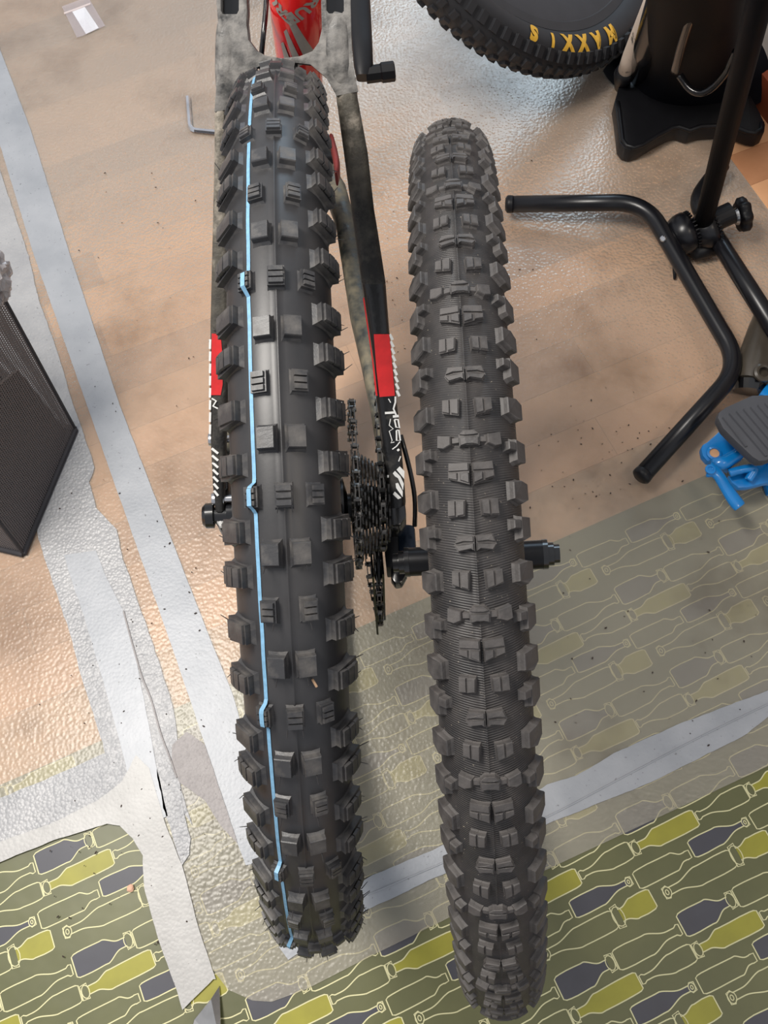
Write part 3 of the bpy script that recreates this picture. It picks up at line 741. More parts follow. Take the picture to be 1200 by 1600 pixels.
# white edge hatching on the outer side of both stays
bm = bmesh.new()
for i in range(9):
    y = 522+i*11; add_ribbon(bm, [stp(609+i*1.35, y, .0004), stp(613.5+i*1.35, y+9, .0004)], .0022, SN)
o = obj('edge_print', bm, M_white, stB); o['kind'] = 'stuff'; bm = bmesh.new()
for i in range(8):
    y = 530+i*19; add_ribbon(bm, [stp(328.5, y, .0004), stp(328, y+15, .0004)], .0018, SN)
for i in range(7):
    y = 700+i*11; add_ribbon(bm, [stp(331+i*.6, y, .001), stp(341, y+8, .001)], .0022, SN)
add_ribbon(bm, [stp(331, 622, .001), stp(338, 626, .001), stp(333, 634, .001), stp(341, 638, .001)], .0014, SN)
o = obj('edge_print', bm, M_white, stL); o['kind'] = 'stuff'
# chainstays
def worldloft(pts, wd, ht, mat, name, lab=None):
    secs = []
    for (x, y, z), w_, h_ in zip(pts, wd, ht):
        c = U(x, y, z); secs.append((c, CR*(w_/2), (Vector((0, 0, 1)))*(h_/2)))
    o = smooth_angle(obj(name, loft(bmesh.new(), secs, 12, .75), mat, bike), 60)
    if lab: o['label'] = lab
    return o
worldloft([(500, 265, .34), (524, 300, .345), (540, 350, .35), (553, 420, .355), (566, 500, .36), (578, 570, .365), (588, 640, .37), (606, 760, .372)], [.03, .026, .022, .024, .024, .018, .012, .010], [.04, .04, .035, .03, .03, .03, .025, .02], M_chainstay, 'chain_stay', 'grey green muddy chain stay beneath the seat stay')
worldloft([(519, 225, .40), (523, 240, .40), (526, 255, .40), (527, 270, .40), (526, 280, .40)], [.006, .007, .007, .006, .003], [.03, .02, .02, .02, .02], M_darkred, 'frame_lug', 'red chipped frame lug')
worldloft([(480, 262, .34), (430, 300, .345), (395, 420, .355), (365, 600, .36), (345, 760, .372)], [.03, .026, .024, .02, .012], [.04, .035, .03, .03, .02], M_chainstay, 'chain_stay')
# bottom bracket, seat tube
BB = Vector((-.060, .79, .34)); STA = Ud(465, 30, .86); sdv = (STA-BB).normalized()
bm = bmesh.new(); add_lathe(bm, axisM(BB, ax1), [(0, -.036), (.024, -.036), (.024, .030), (0, .030)], 24); smooth_angle(obj('bottom_bracket', bm, M_black, bike))
stt = STA + sdv*.13
bm = bmesh.new(); add_tube(bm, [BB, BB.lerp(STA, .5), STA, stt], [.015, .0205, .0238, .0238], 28)
seat = obj('seat_tube', bm, M_red, bike, True); seat['label'] = 'glossy red seat tube with pale slashes and letters'
# print wrapped on the tube (angle from camera-facing line, height along tube)
ta, tb = perp(sdv, (EYE-STA).normalized())
def tw(an, h, r=.0241):
    L = (STA-BB).length; return BB + sdv*(L+h) + (ta*cos(an) + tb*sin(an))*(r+.0)
sgn_r = 1 if tb.dot(CR) > 0 else -1
def wrap_poly(bm, poly, n=6):
    (p0, p1, p2, p3) = poly
    g = [[tw(sgn_r*((p0[0]*(1-s)+p1[0]*s)*(1-t)+(p3[0]*(1-s)+p2[0]*s)*t), (p0[1]*(1-s)+p1[1]*s)*(1-t)+(p3[1]*(1-s)+p2[1]*s)*t) for s in [i/n for i in range(n+1)]] for t in [i/n for i in range(n+1)]]
    V = [[bm.verts.new(q) for q in row] for row in g]
    for i in range(n):
        for j in range(n): bm.faces.new((V[i][j], V[i][j+1], V[i+1][j+1], V[i+1][j]))
bm = bmesh.new()
for q in ([(-.42, .030), (-.26, .036), (.70, -.024), (.28, -.030)], [(-.56, .010), (-.44, .015), (.12, -.030), (-.18, -.032)], [(-.74, -.008), (-.62, -.004), (-.30, -.032), (-.62, -.032)]): wrap_poly(bm, q)
obj('slash_print', bm, M_greyprint, seat)
tl = []
for word, a0, h0, rot, sz in (('TRUE', .42, .052, -2.55, .018), ('TRUE', -.80, .050, 2.5, .017)):
    cu = bpy.data.curves.new('txt', 'FONT'); cu.body = word; cu.size = sz; cu.extrude = 0; cu.offset = .0006
    to = bpy.data.objects.new('txt', cu); C.objects.link(to); bpy.context.view_layer.update()
    tm = to.to_mesh(); b2 = bmesh.new(); b2.from_mesh(tm); bmesh.ops.subdivide_edges(b2, edges=b2.edges, cuts=1)
    xs = [v.co.x for v in b2.verts]; mx_ = (min(xs)+max(xs))/2
    for v in b2.verts:
        x, y = v.co.x-mx_, v.co.y-sz*.35; X = x*cos(rot)-y*sin(rot); Y = x*sin(rot)+y*cos(rot)
        v.co = tw(sgn_r*(a0 + X/.024), h0+Y-.012, .0242)
    tl.append(b2); to.to_mesh_clear(); bpy.data.objects.remove(to)
for b2 in tl: obj('lettering', b2, M_greyprint, seat, recalc=False)
# cables
bm = bmesh.new(); add_tube(bm, smoothpath([Ud(418, -30, .84), Ud(415, 20, .84), Ud(411, 60, .84), Ud(407, 100, .86)], 2), .0024, 8); obj('cable', bm, M_black, bike, True)
bm = bmesh.new(); add_tube(bm, smoothpath([U(626, 680, .41), U(633, 705, .405), U(642, 740, .39), U(649, 780, .37), U(648, 822, .35)], 2), .0022, 8); obj('cable', bm, M_black, bike, True)
# crank arm with stub axle
bm = bmesh.new(); sec = []
for x, y, d, w_ in ((557, -60, 1.00, .028), (560, 0, .99, .027), (565, 60, .98, .024), (568, 105, .97, .022), (567, 122, .97, .015)):
    sec.append((Ud(x, y, d), CR*w_/2*.9, FW*.009))
loft(bm, sec, 12, .55); cra = smooth_angle(obj('crank_arm', bm, M_plastic, bike), 50)
bm = bmesh.new(); a_, b_2 = Ud(572, 117, .97), Ud(617, 111, .97); Md = axisM(a_, b_2-a_); L_ = (b_2-a_).length
add_lathe(bm, Md, [(0, 0), (.0085, 0), (.0085, L_*.5), (.0098, L_*.55), (.0098, L_-.001), (.0085, L_), (.004, L_), (.004, L_-.004), (0, L_-.004)], 8); obj('pedal_axle', bm, M_plastic, cra)

# ---- drivetrain
hubC = lambda s: WM1 @ Matrix.Translation((s, 0, 0))
def sprocket(s, r, teeth, th=.0018):
    bm = bmesh.new(); M = hubC(s); N = teeth*4; A, B, Ai, Bi = [], [], [], []
    for k in range(N):
        an = k*2*PI/N; rr = r - (.0045, .0012, 0, .0012)[k % 4]
        for L_, x in ((A, -th/2), (B, th/2)): L_.append(bm.verts.new(M @ Vector((x, rr*cos(an), rr*sin(an)))))
        for L_, x in ((Ai, -th/2), (Bi, th/2)): L_.append(bm.verts.new(M @ Vector((x, (r*.80-.003)*cos(an), (r*.80-.003)*sin(an)))))
    for k in range(N):
        j = (k+1) % N
        bm.faces.new((A[k], A[j], B[j], B[k])); bm.faces.new((A[k], Ai[k], Ai[j], A[j])); bm.faces.new((B[k], B[j], Bi[j], Bi[k])); bm.faces.new((Ai[k], Bi[k], Bi[j], Ai[j]))
    return bm
bm = bmesh.new(); add_lathe(bm, hubC(0), [(.017, .044), (.024, .044), (.020, .060), (.016, .076), (.012, .076)], 24, closed=True); cas = smooth_angle(obj('cassette', bm, M_dksteel, bike))
rads = [.053, .052, .050, .048, .046, .044, .042, .040, .038, .036, .034]
for i, r in enumerate(rads): obj('sprocket', sprocket(.0462+i*.0031, r, int(r*2*PI/.0127), .0016), M_cog, cas)
# derailleur
der = empty('rear_derailleur', Matrix.Translation(U(620, 850, .35))); der.parent = bike; der.matrix_parent_inverse = W[bike.name].inverted()
def worldslab(px, z, th, mat, name, parent, bev=.003, label=None):
    bm = bmesh.new(); add_slab(bm, [U(x, y, z) for x, y in px], Vector((0, 0, -th)))
    bmesh.ops.recalc_face_normals(bm, faces=bm.faces)
    if bev: bmesh.ops.bevel(bm, geom=[e for e in bm.edges if e.calc_face_angle(0) > .6], offset=bev, segments=2, affect='EDGES', profile=.6, clamp_overlap=True)
    o = smooth_angle(obj(name, bm, mat, parent), 40)
    if label: o['label'] = label
    return o
drop = worldslab([(605, 775), (622, 778), (633, 786), (635, 806), (626, 820), (608, 822), (602, 800)], .384, .03, M_black, 'dropout', bike, .004)
worldslab([(604, 815), (622, 815), (624, 860), (620, 885), (604, 887), (600, 850)], .334, .030, M_plastic, 'body', der, .004)
worldslab([(621, 817), (648, 819), (651, 865), (636, 866), (622, 864)], .336, .03, plain('black_with_blue_glint', srgb(34, 44, 58), .25, .5), 'clutch_cover', der, .004, 'glossy black clutch cover with blue highlights in its colour')  # blue of the highlights is mixed into the black base colour
worldslab([(618, 872), (636, 880), (636, 895), (628, 910), (618, 912), (611, 902), (611, 886)], .330, .018, M_black, 'knuckle', der, .005)
# cage plates and pulleys: vertical plates seen edge-on
def cage(x0, y0, z0, x1, y1, z1, hw, name='cage_plate'):
    a, b = U(x0, y0, z0), U(x1, y1, z1); d = (b-a).normalized(); up = ax1.cross(d).normalized(); bm = bmesh.new()
    pts = [a+up*hw-d*.008, a-up*hw-d*.008, a-up*hw*.5-d*.016] [:2] + [b-up*hw+d*.006, b+up*hw+d*.006]
    add_slab(bm, [p+ax1*.001 for p in pts], -ax1*.002); return obj(name, bm, M_black, der)
cage(582, 890, .325, 588, 966, .255, .016); cage(597, 880, .325, 599, 940, .26, .018)
for (x, y, z, r) in ((590, 880, .320, .020), (592, 945, .265, .020)):
    bm = bmesh.new(); add_lathe(bm, axisM(U(x, y, z), ax1), [(0, -.0035), (r*.7, -.0035), (r, -.001), (r, .001), (r*.7, .0035), (0, .0035)], 22); smooth_angle(obj('jockey_wheel', bm, M_plastic, der))
# chain: path over the smallest cogs and down round the pulleys
cs = .0462+8*.0031
P3 = lambda y, z: WM1 @ Vector((cs, y, z))
pA, pB = U(590, 880, .320), U(592, 945, .265)
arc = [P3(.040*cos(t), .040*sin(t)) for t in [PI/2+PI*i/6 for i in range(7)]]
path = [U(590, 560, .395), U(591, 640, .408), U(592, 700, .412)] + arc + [pA+Vector((0, .018, .012)), pA+Vector((0, .002, .021)), pA+Vector((0, -.020, .0)), pB+Vector((0, -.021, .003)), pB+Vector((-.001, -.012, -.018)), pB+Vector((-.003, .006, -.019)), U(577, 900, .30), U(574, 850, .31)]
path = smoothpath(path, 2)
P4 = lambda y, z: WM1 @ Vector((.0485, y, z))
path2 = smoothpath([P4(.053*cos(t), .053*sin(t)) for t in [PI+.3-k*PI/8 for k in range(5)]] + [P4(.02, .053), P4(.05, .052), P4(.080, .048), P4(.092, .035), P4(.094, .0), P4(.092, -.05)], 2)
chain = empty('chain', Matrix.Translation(P3(0, .04))); chain.parent = bike; chain.matrix_parent_inverse = W[bike.name].inverted()
def link_bm(bm, outer):
    w_ = .0030 if outer else .0021
    for sg in (-1, 1):
        N = 14; top_ = []
        for k in range(N):
            t = k*2*PI/N; y = .00635*cos(t)*1.25; wid = .0038*(1 if abs(cos(t)) > .5 else .82); top_.append(Vector((sg*w_, y, wid*sin(t)*1.0)))
        add_slab(bm, top_, Vector((-sg*.0009, 0, 0)))
    add_lathe(bm, Matrix.Translation((0, .00635, 0)), [(0, -.0036), (.0017, -.0036), (.0017, .0036), (0, .0036)], 8)
    add_lathe(bm, Matrix.Translation((0, -.00635, 0)), [(0, -.002), (.0026, -.002), (.0026, .002), (0, .002)], 8)
LM = [mkmesh('link', lambda b: link_bm(b, True), M_dksteel), mkmesh('link', lambda b: link_bm(b, False), plain('chain_steel', srgb(92, 90, 88), .28, .9))]
for pth in (path, path2):
    acc = 0; tgt = 0; i = 0
    for a, b in zip(pth[:-1], pth[1:]):
        d = b-a; L = d.length
        while tgt < acc+L:
            p = a + d*((tgt-acc)/L); t = d.normalized(); z_ = ax1.cross(t).normalized(); x_ = t.cross(z_)
            link('link', LM[i % 2], None, chain, frame(p, x_, t, z_)); i += 1; tgt += .0127
        acc += L
# brake side: axle head, caliper, silver bolts, rotor
bm = bmesh.new(); pa = WM1 @ Vector((-.0905, -.002, .0)); add_lathe(bm, axisM(pa, ax1), [(0, 0), (.0085, 0), (.0115, .003), (.0118, .010), (.008, .011), (.008, .022), (0, .022)], 24); smooth_angle(obj('axle_head', bm, M_black, bike))
worldslab([(336, 690), (350, 690), (356, 720), (356, 762), (350, 772), (338, 768)], .395, .03, M_alu, 'brake_caliper', bike, .003)
for x, y in ((334, 687), (339, 780)):
    bm = bmesh.new(); a_ = U(x-8, y, .405 if y < 700 else .392); add_lathe(bm, axisM(a_, ax1), [(0, 0), (.0055, 0), (.006, .001), (.006, .011), (.0035, .011), (.0035, .02), (0, .02)], 18); smooth_angle(obj('bolt', bm, M_metal, bike))
bm = bmesh.new(); add_lathe(bm, hubC(-.052), [(.078, -.0009), (.090, -.0009), (.090, .0009), (.078, .0009)], 60, closed=True)
for k in range(6):
    an = k*PI/3; p0 = hubC(-.052) @ Vector((0, .02*cos(an), .02*sin(an))); p1 = hubC(-.052) @ Vector((0, .08*cos(an+.4), .08*sin(an+.4))); add_tube(bm, [p0, p1], .003, 6)
obj('brake_rotor', bm, M_metal, bike)
worldslab([(338, 785), (352, 783), (356, 800), (356, 822), (344, 826), (336, 815)], .384, .03, M_stay, 'dropout', bike, .003)

# ================================================================== SPLINTER, CRUMBS, SMALL THINGS
ph = T0+D1_*11.35; sp = WM1 @ Vector((.0115, -(R1-.0045)*sin(ph), (R1-.0045)*cos(ph)))
bm = bmesh.new(); dv = (CR*.5 - CU*.86).normalized(); Mx = axisM(sp, dv); add_box(bm, Mx, .0052, .0017, .0014)
bmesh.ops.bevel(bm, geom=bm.edges[:], offset=.0003, segments=1, affect='EDGES')
o = obj('splinter', bm, plain('tan_wood', srgb(150, 122, 96), .8)); tag(o, 'tiny tan splinter lying on the left tyre tread', 'splinter')
bm = bmesh.new(); bmesh.ops.create_icosphere(bm, subdivisions=2, radius=.0042)
for v in bm.verts: v.co = v.co*(1+.3*noise.noise(v.co*300)); v.co.z *= .6
bm.transform(Matrix.Translation(U(204, 1388, .004))); o = obj('plaster_chip', bm, plain('peach_chip', srgb(224, 178, 150), .8)); tag(o, 'small peach chip on a dark printed bottle at lower left', 'chip')
bm = bmesh.new(); bmesh.ops.create_icosphere(bm, subdivisions=2, radius=.0045)
for v in bm.verts: v.co.z *= .7
bm.transform(Matrix.Translation(U(1067, 208, .006))); o = obj('bead', bm, M_white, None, True); tag(o, 'small white bead by the front edge of the black plastic foot', 'bead')
bm = bmesh.new(); random.seed(3)
spots = [(random.uniform(90, 335), random.uniform(250, 900)) for _ in range(46)] + [(random.gauss(950, 60), random.gauss(720, 60)) for _ in range(70)] + [(random.uniform(590, 900), random.uniform(250, 700)) for _ in range(26)] + [(random.uniform(860, 1190), random.uniform(800, 1190)) for _ in range(40)] + [(random.uniform(60, 330), random.uniform(900, 1500)) for _ in range(60)] + [(random.uniform(600, 640), random.uniform(380, 600)) for _ in range(12)]
for x, y in spots:
    p = U(x, y, .0045); r = random.uniform(.0004, .0014)
    b2 = bmesh.ops.create_icosphere(bm, subdivisions=1, radius=r, matrix=Matrix.Translation(p) @ Matrix.Rotation(random.random()*3, 4, 'Z') @ Matrix.Diagonal((random.uniform(.7, 1.8), .8, .5, 1)))
o = obj('crumbs', bm, M_crumb); o['kind'] = 'stuff'; tag(o, 'tiny dark dirt crumbs scattered over the mats and tape', 'dirt')
# hex key
hx = fillet([U(293, 152, .006), U(297, 203, .006), U(345, 208, .006), U(420, 210, .006)], .012, 6)
bm = bmesh.new(); add_tube(bm, hx, .0042, 6); o = obj('hex_key', bm, M_chrome); tag(o, 'chrome L shaped hex key on the floor beside the left frame arm', 'hex key')
# zip bag
def clear_mat(name, fac, col):
    s = Mt(name); setp(s.b, .15, 0, .6); s.b.inputs['Base Color'].default_value = col
    tr = s.n('ShaderNodeBsdfTransparent'); mx = s.n('ShaderNodeMixShader'); mx.inputs[0].default_value = fac
    s.l(tr.outputs[0], mx.inputs[1]); s.l(s.b.outputs[0], mx.inputs[2]); s.l(mx.outputs[0], s.out.inputs['Surface']); s.bump(s.noise(60), .4, .001); return s.m
zb = empty('zip_bag', Matrix.Translation(U(130, 30, .0028))); tag(zb, 'small clear zip bag holding a white card on the floor, upper left', 'bag')
def b12(x, y): return (80+x/12, y/12)
def fl(px, z, th, mat, name): 
    bm = bmesh.new(); add_slab(bm, [U(*b12(x, y), z) for x, y in px], Vector((0, 0, -th))); return obj(name, bm, mat, zb)
fl([(195, 120), (690, -60), (1010, 480), (590, 670), (480, 700)], .0042, .0004, clear_mat('clear_film', .22, srgb(215, 205, 210)), 'film')
fl([(385, 205), (620, 115), (890, 520), (650, 635)], .0038, .0006, M_card, 'card')
fl([(235, 235), (730, 50), (740, 75), (245, 262)], .0050, .0012, clear_mat('clear_rib', .6, srgb(240, 225, 220)), 'zip_strip')

# ================================================================== MESH BIN (left)
def mesh_mat():
    s = Mt('dark_mesh_fabric'); setp(s.b, .6, 0, .3); s.b.inputs['Base Color'].default_value = srgb(104, 98, 98)
    uv = s.n('ShaderNodeUVMap'); mp = s.n('ShaderNodeMapping'); mp.inputs['Scale'].default_value = (1, 1, 1); s.l(uv.outputs[0], mp.inputs[0])
    sp_ = s.n('ShaderNodeSeparateXYZ'); s.l(mp.outputs[0], sp_.inputs[0])
    fx = s.math('ABSOLUTE', s.math('SINE', s.math('MULTIPLY', sp_.outputs[0], 900.0))); fy = s.math('ABSOLUTE', s.math('SINE', s.math('MULTIPLY', sp_.outputs[1], 900.0)))
    hole = s.math('GREATER_THAN', s.math('MINIMUM', fx, fy), .66)
    tr = s.n('ShaderNodeBsdfTransparent'); mx = s.n('ShaderNodeMixShader'); s.l(hole, mx.inputs[0]); s.l(s.b.outputs[0], mx.inputs[1]); s.l(tr.outputs[0], mx.inputs[2]); s.l(mx.outputs[0], s.out.inputs['Surface']); return s.m
M_mesh = mesh_mat()
c1, c2 = U(120, 674), U(39, 868); e12 = (c2-c1); pe = Vector((-e12.y, e12.x, 0)).normalized(); pe = pe if pe.x < 0 else -pe
c3 = c2 + pe*.30; c4 = c1 + pe*.30
binr = empty('mesh_bin', Matrix.Translation((c1+c2+c3+c4)/4)); tag(binr, 'dark grey mesh bin cut off by the left edge of the picture', 'bin')
cc = (c1+c2+c3+c4)/4
def mesh_panel(a, b, h, nm, flare=0.0):
    bm = bmesh.new(); uvl = bm.loops.layers.uv.new('UVMap'); n = 8; L = (b-a).length; G = []
    out = (((a+b)/2-cc)).normalized()
    for j in range(n+1):
        row = []
        for i in range(n+1):
            t = i/n; z = .003 + h*j/n; p = a.lerp(b, t) + lean_b*(j/n) + out*(-.012*sin(PI*t)*sin(PI*j/n)) ; p.z = z; row.append((bm.verts.new(p), (t*L, h*j/n)))
        G.append(row)
    for j in range(n):
        for i in range(n):
            q = (G[j][i], G[j][i+1], G[j+1][i+1], G[j+1][i]); f = bm.faces.new([x[0] for x in q]); f.smooth = True
            for lp, x in zip(f.loops, q): lp[uvl].uv = x[1]
    return obj(nm, bm, M_mesh, binr, True)
BH = .36
lean_b = U(-16, 425, .30)-c1; lean_b.z = 0; lean_b *= BH/.30
for a, b in ((c1, c2), (c2, c3), (c3, c4), (c4, c1)): mesh_panel(a, b, BH, 'mesh_panel')
M_edge = plain('dark_fabric_edge', srgb(48, 46, 50), .7)
for p in (c1, c2, c3, c4):
    bm = bmesh.new(); add_tube(bm, [p+Vector((0, 0, .002)), p+lean_b+Vector((0, 0, BH))], .0022, 8); obj('edge_binding', bm, M_edge, binr)
for a, b in ((c1, c2), (c2, c3), (c3, c4), (c4, c1)):
    bm = bmesh.new(); add_tube(bm, [a+Vector((0, 0, .006)), b+Vector((0, 0, .006))], .0045, 8); obj('rim_binding', bm, M_edge, binr); bm = bmesh.new(); add_tube(bm, [a+lean_b+Vector((0, 0, BH)), b+lean_b+Vector((0, 0, BH))], .004, 8); obj('rim_binding', bm, M_edge, binr)
bm = bmesh.new(); add_slab(bm, [p+Vector((0, 0, .006)) for p in (c1, c2, c3, c4)], Vector((0, 0, -.003))); obj('bottom_panel', bm, M_edge, binr)
# lining board standing inside, dark, and a crumpled clear bag
def shrink(p, k, z): q = cc + (p-cc)*k; q.z = z; return q
bm = bmesh.new(); add_slab(bm, [shrink(c1, .93, .008), shrink(c2, .93, .008), shrink(c2, .93, .26)+lean_b*.5, shrink(c1, .86, .15)+lean_b*.3], pe*.004); o = obj('lining_board', bm, plain('brown_black_board', srgb(76, 69, 66), .6), None); tag(o, 'dark brown board seen through the side of the mesh bin', 'board')
ia = shrink(c1, .5, .12); bm = bmesh.new(); bmesh.ops.create_uvsphere(bm, u_segments=20, v_segments=12, radius=1)
sc_c = cc.lerp(c1, .45); sc_c.z = .075
for v in bm.verts: v.co = Vector((v.co.x*.050, v.co.y*.085, v.co.z*.068))*(1+.12*noise.noise(v.co*3))
bm.transform(Matrix.Translation(sc_c)); o = obj('cloth_roll', bm, M_plastic, None, True); tag(o, 'dark rounded bundle inside the mesh bin', 'bundle')
gp = U(-3, 425, .20); bm = bmesh.new(); bmesh.ops.create_icosphere(bm, subdivisions=4, radius=1)
for v in bm.verts: v.co = Vector((v.co.x*.02, v.co.y*.032, v.co.z*.03))*(1+.35*noise.noise(v.co*4)+.12*noise.noise(v.co*11))
bm.transform(Matrix.Translation(U(-14, 434, .295))); o = obj('crumpled_foil', bm, clear_mat('crumpled_clear', .7, srgb(150, 146, 148))); tag(o, 'crumpled shiny wrapper poking over the mesh bin rim at the left edge', 'wrapper')

# ================================================================== FOLDING WORK STAND (right)
ws = empty('work_stand', Matrix.Translation(U(1090, 370, 0))); tag(ws, 'black tubular folding work stand with bent foot, ball joints and leaning pole, right side', 'stand')
zt = .022
ft = fillet([U(797, 319, .030), U(1008, 316, .052), U(1158, 572, .046), U(1004, 742, .030)], .045, 10)
bm = bmesh.new(); add_tube(bm, ft, .0122, 20); foot = obj('bent_foot', bm, M_satin, ws, True)
for p, q in ((ft[0], ft[1]), (ft[-1], ft[-2])):
    bm = bmesh.new(); d = (p-q).normalized(); add_lathe(bm, axisM(p-d*.004, d), [(.0126, 0), (.0130, .004), (.0128, .008), (.009, .011), (0, .0115)], 20); smooth_angle(obj('end_plug', bm, M_plastic, foot), 50)
bp = U(1036, 373, .060); bm = bmesh.new(); Mr = axisM(bp, EYE-bp); add_lathe(bm, Mr, [(0, -.002), (.0045, -.002), (.0045, .0018), (.003, .003), (0, .003)], 16); smooth_angle(obj('rivet', bm, M_metal, foot))
# strap tab below the tube
bm = bmesh.new(); add_tube(bm, [U(1050, 385, .010), U(1055, 405, .009), U(1054, 436, .006)], [.006, .005, .002], 8); obj('tab', bm, M_plastic, foot, True)
# ball joints (toothed halves)
jd = (U(1150, 335, .05)-U(1070, 372, .03)).normalized()
def ball(px, z, r, nm):
    c = U(*px, z); bm = bmesh.new(); prof = [(0, -r)]
    for i in range(1, 9): t = i/9*PI*.62; prof.append((r*sin(t), -r*cos(t)))
    M = axisM(c, jd); add_lathe(bm, M, prof+[(r*.80, r*.38), (0, r*.38)], 32); o = smooth_angle(obj(nm, bm, M_satin, ws), 50)
    b3 = bmesh.new()
    for k in range(30):
        an = k*2*PI/30; Mk = M @ Matrix.Translation((r*.36, r*.90*cos(an), r*.90*sin(an))) @ Matrix.Rotation(an, 4, 'X'); add_box(b3, Mk, .0045, .003, .0018)
    obj('teeth', b3, M_plastic, o); return o
ball((1070, 364), .040, .030, 'ball_joint'); ball((1106, 358), .044, .028, 'ball_joint')
bm = bmesh.new(); add_lathe(bm, axisM(U(1066, 368, .038), jd), [(0, 0), (.016, 0), (.016, .075), (0, .075)], 24); obj('joint_pin', bm, M_plastic, ws)
# socket under joints
bm = bmesh.new(); add_tube(bm, [U(1050, 350, .022), U(1095, 395, .018), U(1115, 385, .022)], .014, 14); obj('socket', bm, M_plastic, ws, True)
# knob
k0 = U(1125, 345, .046); k1 = U(1156, 337, .050); kd = (k1-k0).normalized()
bm = bmesh.new(); add_lathe(bm, axisM(k0, kd), [(0, 0), (.004, 0), (.004, .02), (.011, .021), (.013, (k1-k0).length-.004), (0, (k1-k0).length-.004)], 20); obj('knob_stem', bm, M_metal, ws)
bm = bmesh.new(); Mk = axisM(k1-kd*.004, kd); n = 48; ringz = []
for x, s_ in ((0, .80), (.003, .98), (.012, 1.0), (.016, .86)):
    ringz.append([bm.verts.new(Mk @ Vector((x, (.0235+.0022*cos(7*t))*s_*cos(t), (.0235+.0022*cos(7*t))*s_*sin(t)))) for t in [k*2*PI/n for k in range(n)]])
for A, B in zip(ringz[:-1], ringz[1:]):
    for k in range(n): bm.faces.new((A[k], A[(k+1) % n], B[(k+1) % n], B[k]))
bm.faces.new(ringz[0]); bm.faces.new(ringz[-1]); smooth_angle(obj('knob', bm, M_plastic, ws), 50)
# far leg tube, on the floor, going right
bm = bmesh.new(); add_tube(bm, [U(1108, 352, .032), U(1128, 385, .038), U(1240, 562, .105)], .0125, 18); obj('leg', bm, M_satin, ws, True)
# pole
pb, pt = U(1098, 352, .05), Ud(1190, -10, .93)
bm = bmesh.new(); add_tube(bm, [pb, pt, pt+(pt-pb).normalized()*.25], .0132, 24); obj('pole', bm, M_dark, ws, True)
# rear flat clamp plate behind the pole
bm = bmesh.new(); add_tube(bm, smoothpath([U(1100, 338, .03), U(1094, 305, .03), U(1112, 275, .03), U(1133, 258, .03)], 2), [.010, .013, .016, .017, .016, .014, .012, .012, .011, .011, .010, .009, .008][:13], 14, flat=.8)
obj('hinge_plate', bm, M_plastic, ws, True)

# ================================================================== FOOT PUMP (right edge)
fp = empty('foot_pump', Matrix.Translation(U(1180, 720, 0))); tag(fp, 'blue foot pump with ridged grey pedal and locking lever at right edge', 'foot pump')
def r4(x, y): return (1050+x/4.706, 480+y/4.706)
# ridged pedal
ped = [(335, 810), (345, 770), (400, 730), (590, 645), (760, 640), (900, 760), (820, 1080), (690, 1128), (640, 1130), (590, 1098), (470, 985), (375, 890)]
pz = .115
pedal = worldslab([r4(*p) for p in ped], pz, .016, M_pad, 'pedal', fp, .0035, 'dark grey ridged rubber pedal')
e0, e1 = U(*r4(400, 735), pz), U(*r4(640, 1125), pz)   # ridges run down-right
bm = bmesh.new()
for i in range(9):
    t = i/8.0; a = (360+t*420, 775-t*120); b = (655+t*420, 1105-t*120+30)
    if i in (0,): a = (365, 790); b = (560, 1050)
    a = U(*r4(a[0]+12, a[1]+20), pz+.0005); b = U(*r4(b[0]-15, b[1]-25), pz+.0005)
    add_tube(bm, [a, b], .0019, 6)
obj('ridges', bm, M_pad, pedal)
worldslab([r4(*p) for p in [(215, 1040), (225, 1010), (260, 990), (300, 955), (360, 900), (440, 960), (540, 1060), (520, 1110), (455, 1150), (420, 1200), (340, 1150), (260, 1130), (225, 1090)]], .060, .012, M_blue, 'bracket', fp, .004)
# hole in the bracket: ring and dark well
bm = bmesh.new(); hc = U(*r4(310, 1075), .0615); add_lathe(bm, axisM(hc, (0, 0, 1)), [(.0065, -.001), (.0095, -.001), (.0095, .001), (.0065, .002)], 20, closed=True); obj('hole_rim', bm, M_blue, fp)
bm = bmesh.new(); add_lathe(bm, axisM(hc, (0, 0, 1)), [(0, -.0015), (.0066, -.0015), (.0066, .0002), (0, .0002)], 18); obj('hole', bm, M_sub, fp)
worldslab([r4(*p) for p in [(410, 1235), (500, 1180), (560, 1150), (720, 1130), (860, 1180), (860, 1290), (700, 1290), (560, 1325), (490, 1330), (440, 1290)]], .052, .012, M_blue, 'side_plate', fp, .004)
bm = bmesh.new(); add_tube(bm, smoothpath([U(*r4(420, 1220), .062), U(*r4(520, 1190), .066), U(*r4(620, 1180), .066), U(*r4(560, 1270), .060)], 2), .0055, 10); obj('rib', bm, M_blue, fp, True)
bm = bmesh.new(); add_tube(bm, [U(*r4(300, 1165), .068), U(*r4(390, 1140), .066), U(*r4(470, 1090), .066), U(*r4(520, 1050), .066)], [.009, .009, .008, .008], 14); obj('pivot_tube', bm, M_blue, fp, True)
lev = bmesh.new(); add_tube(lev, smoothpath([U(*r4(265, 1190), .074), U(*r4(330, 1215), .074), U(*r4(380, 1300), .070), U(*r4(450, 1410), .066), U(*r4(500, 1470), .064)], 2), [.008, .011, .0115, .010, .0085, .0078, .0076, .0076, .0078, .0080, .0084, .0088, .009, .0092, .009, .0085, .008], 12, flat=.6)
lo_ = obj('lever', lev, M_blue, fp, True)
bm = bmesh.new(); add_lathe(bm, axisM(U(*r4(280, 1195), .080), (0, 0, 1)), [(0, 0), (.0065, 0), (.0065, .002), (.0035, .0022), (.0035, .001), (0, .001)], 18); smooth_angle(obj('pivot_pin', bm, M_blue, lo_))
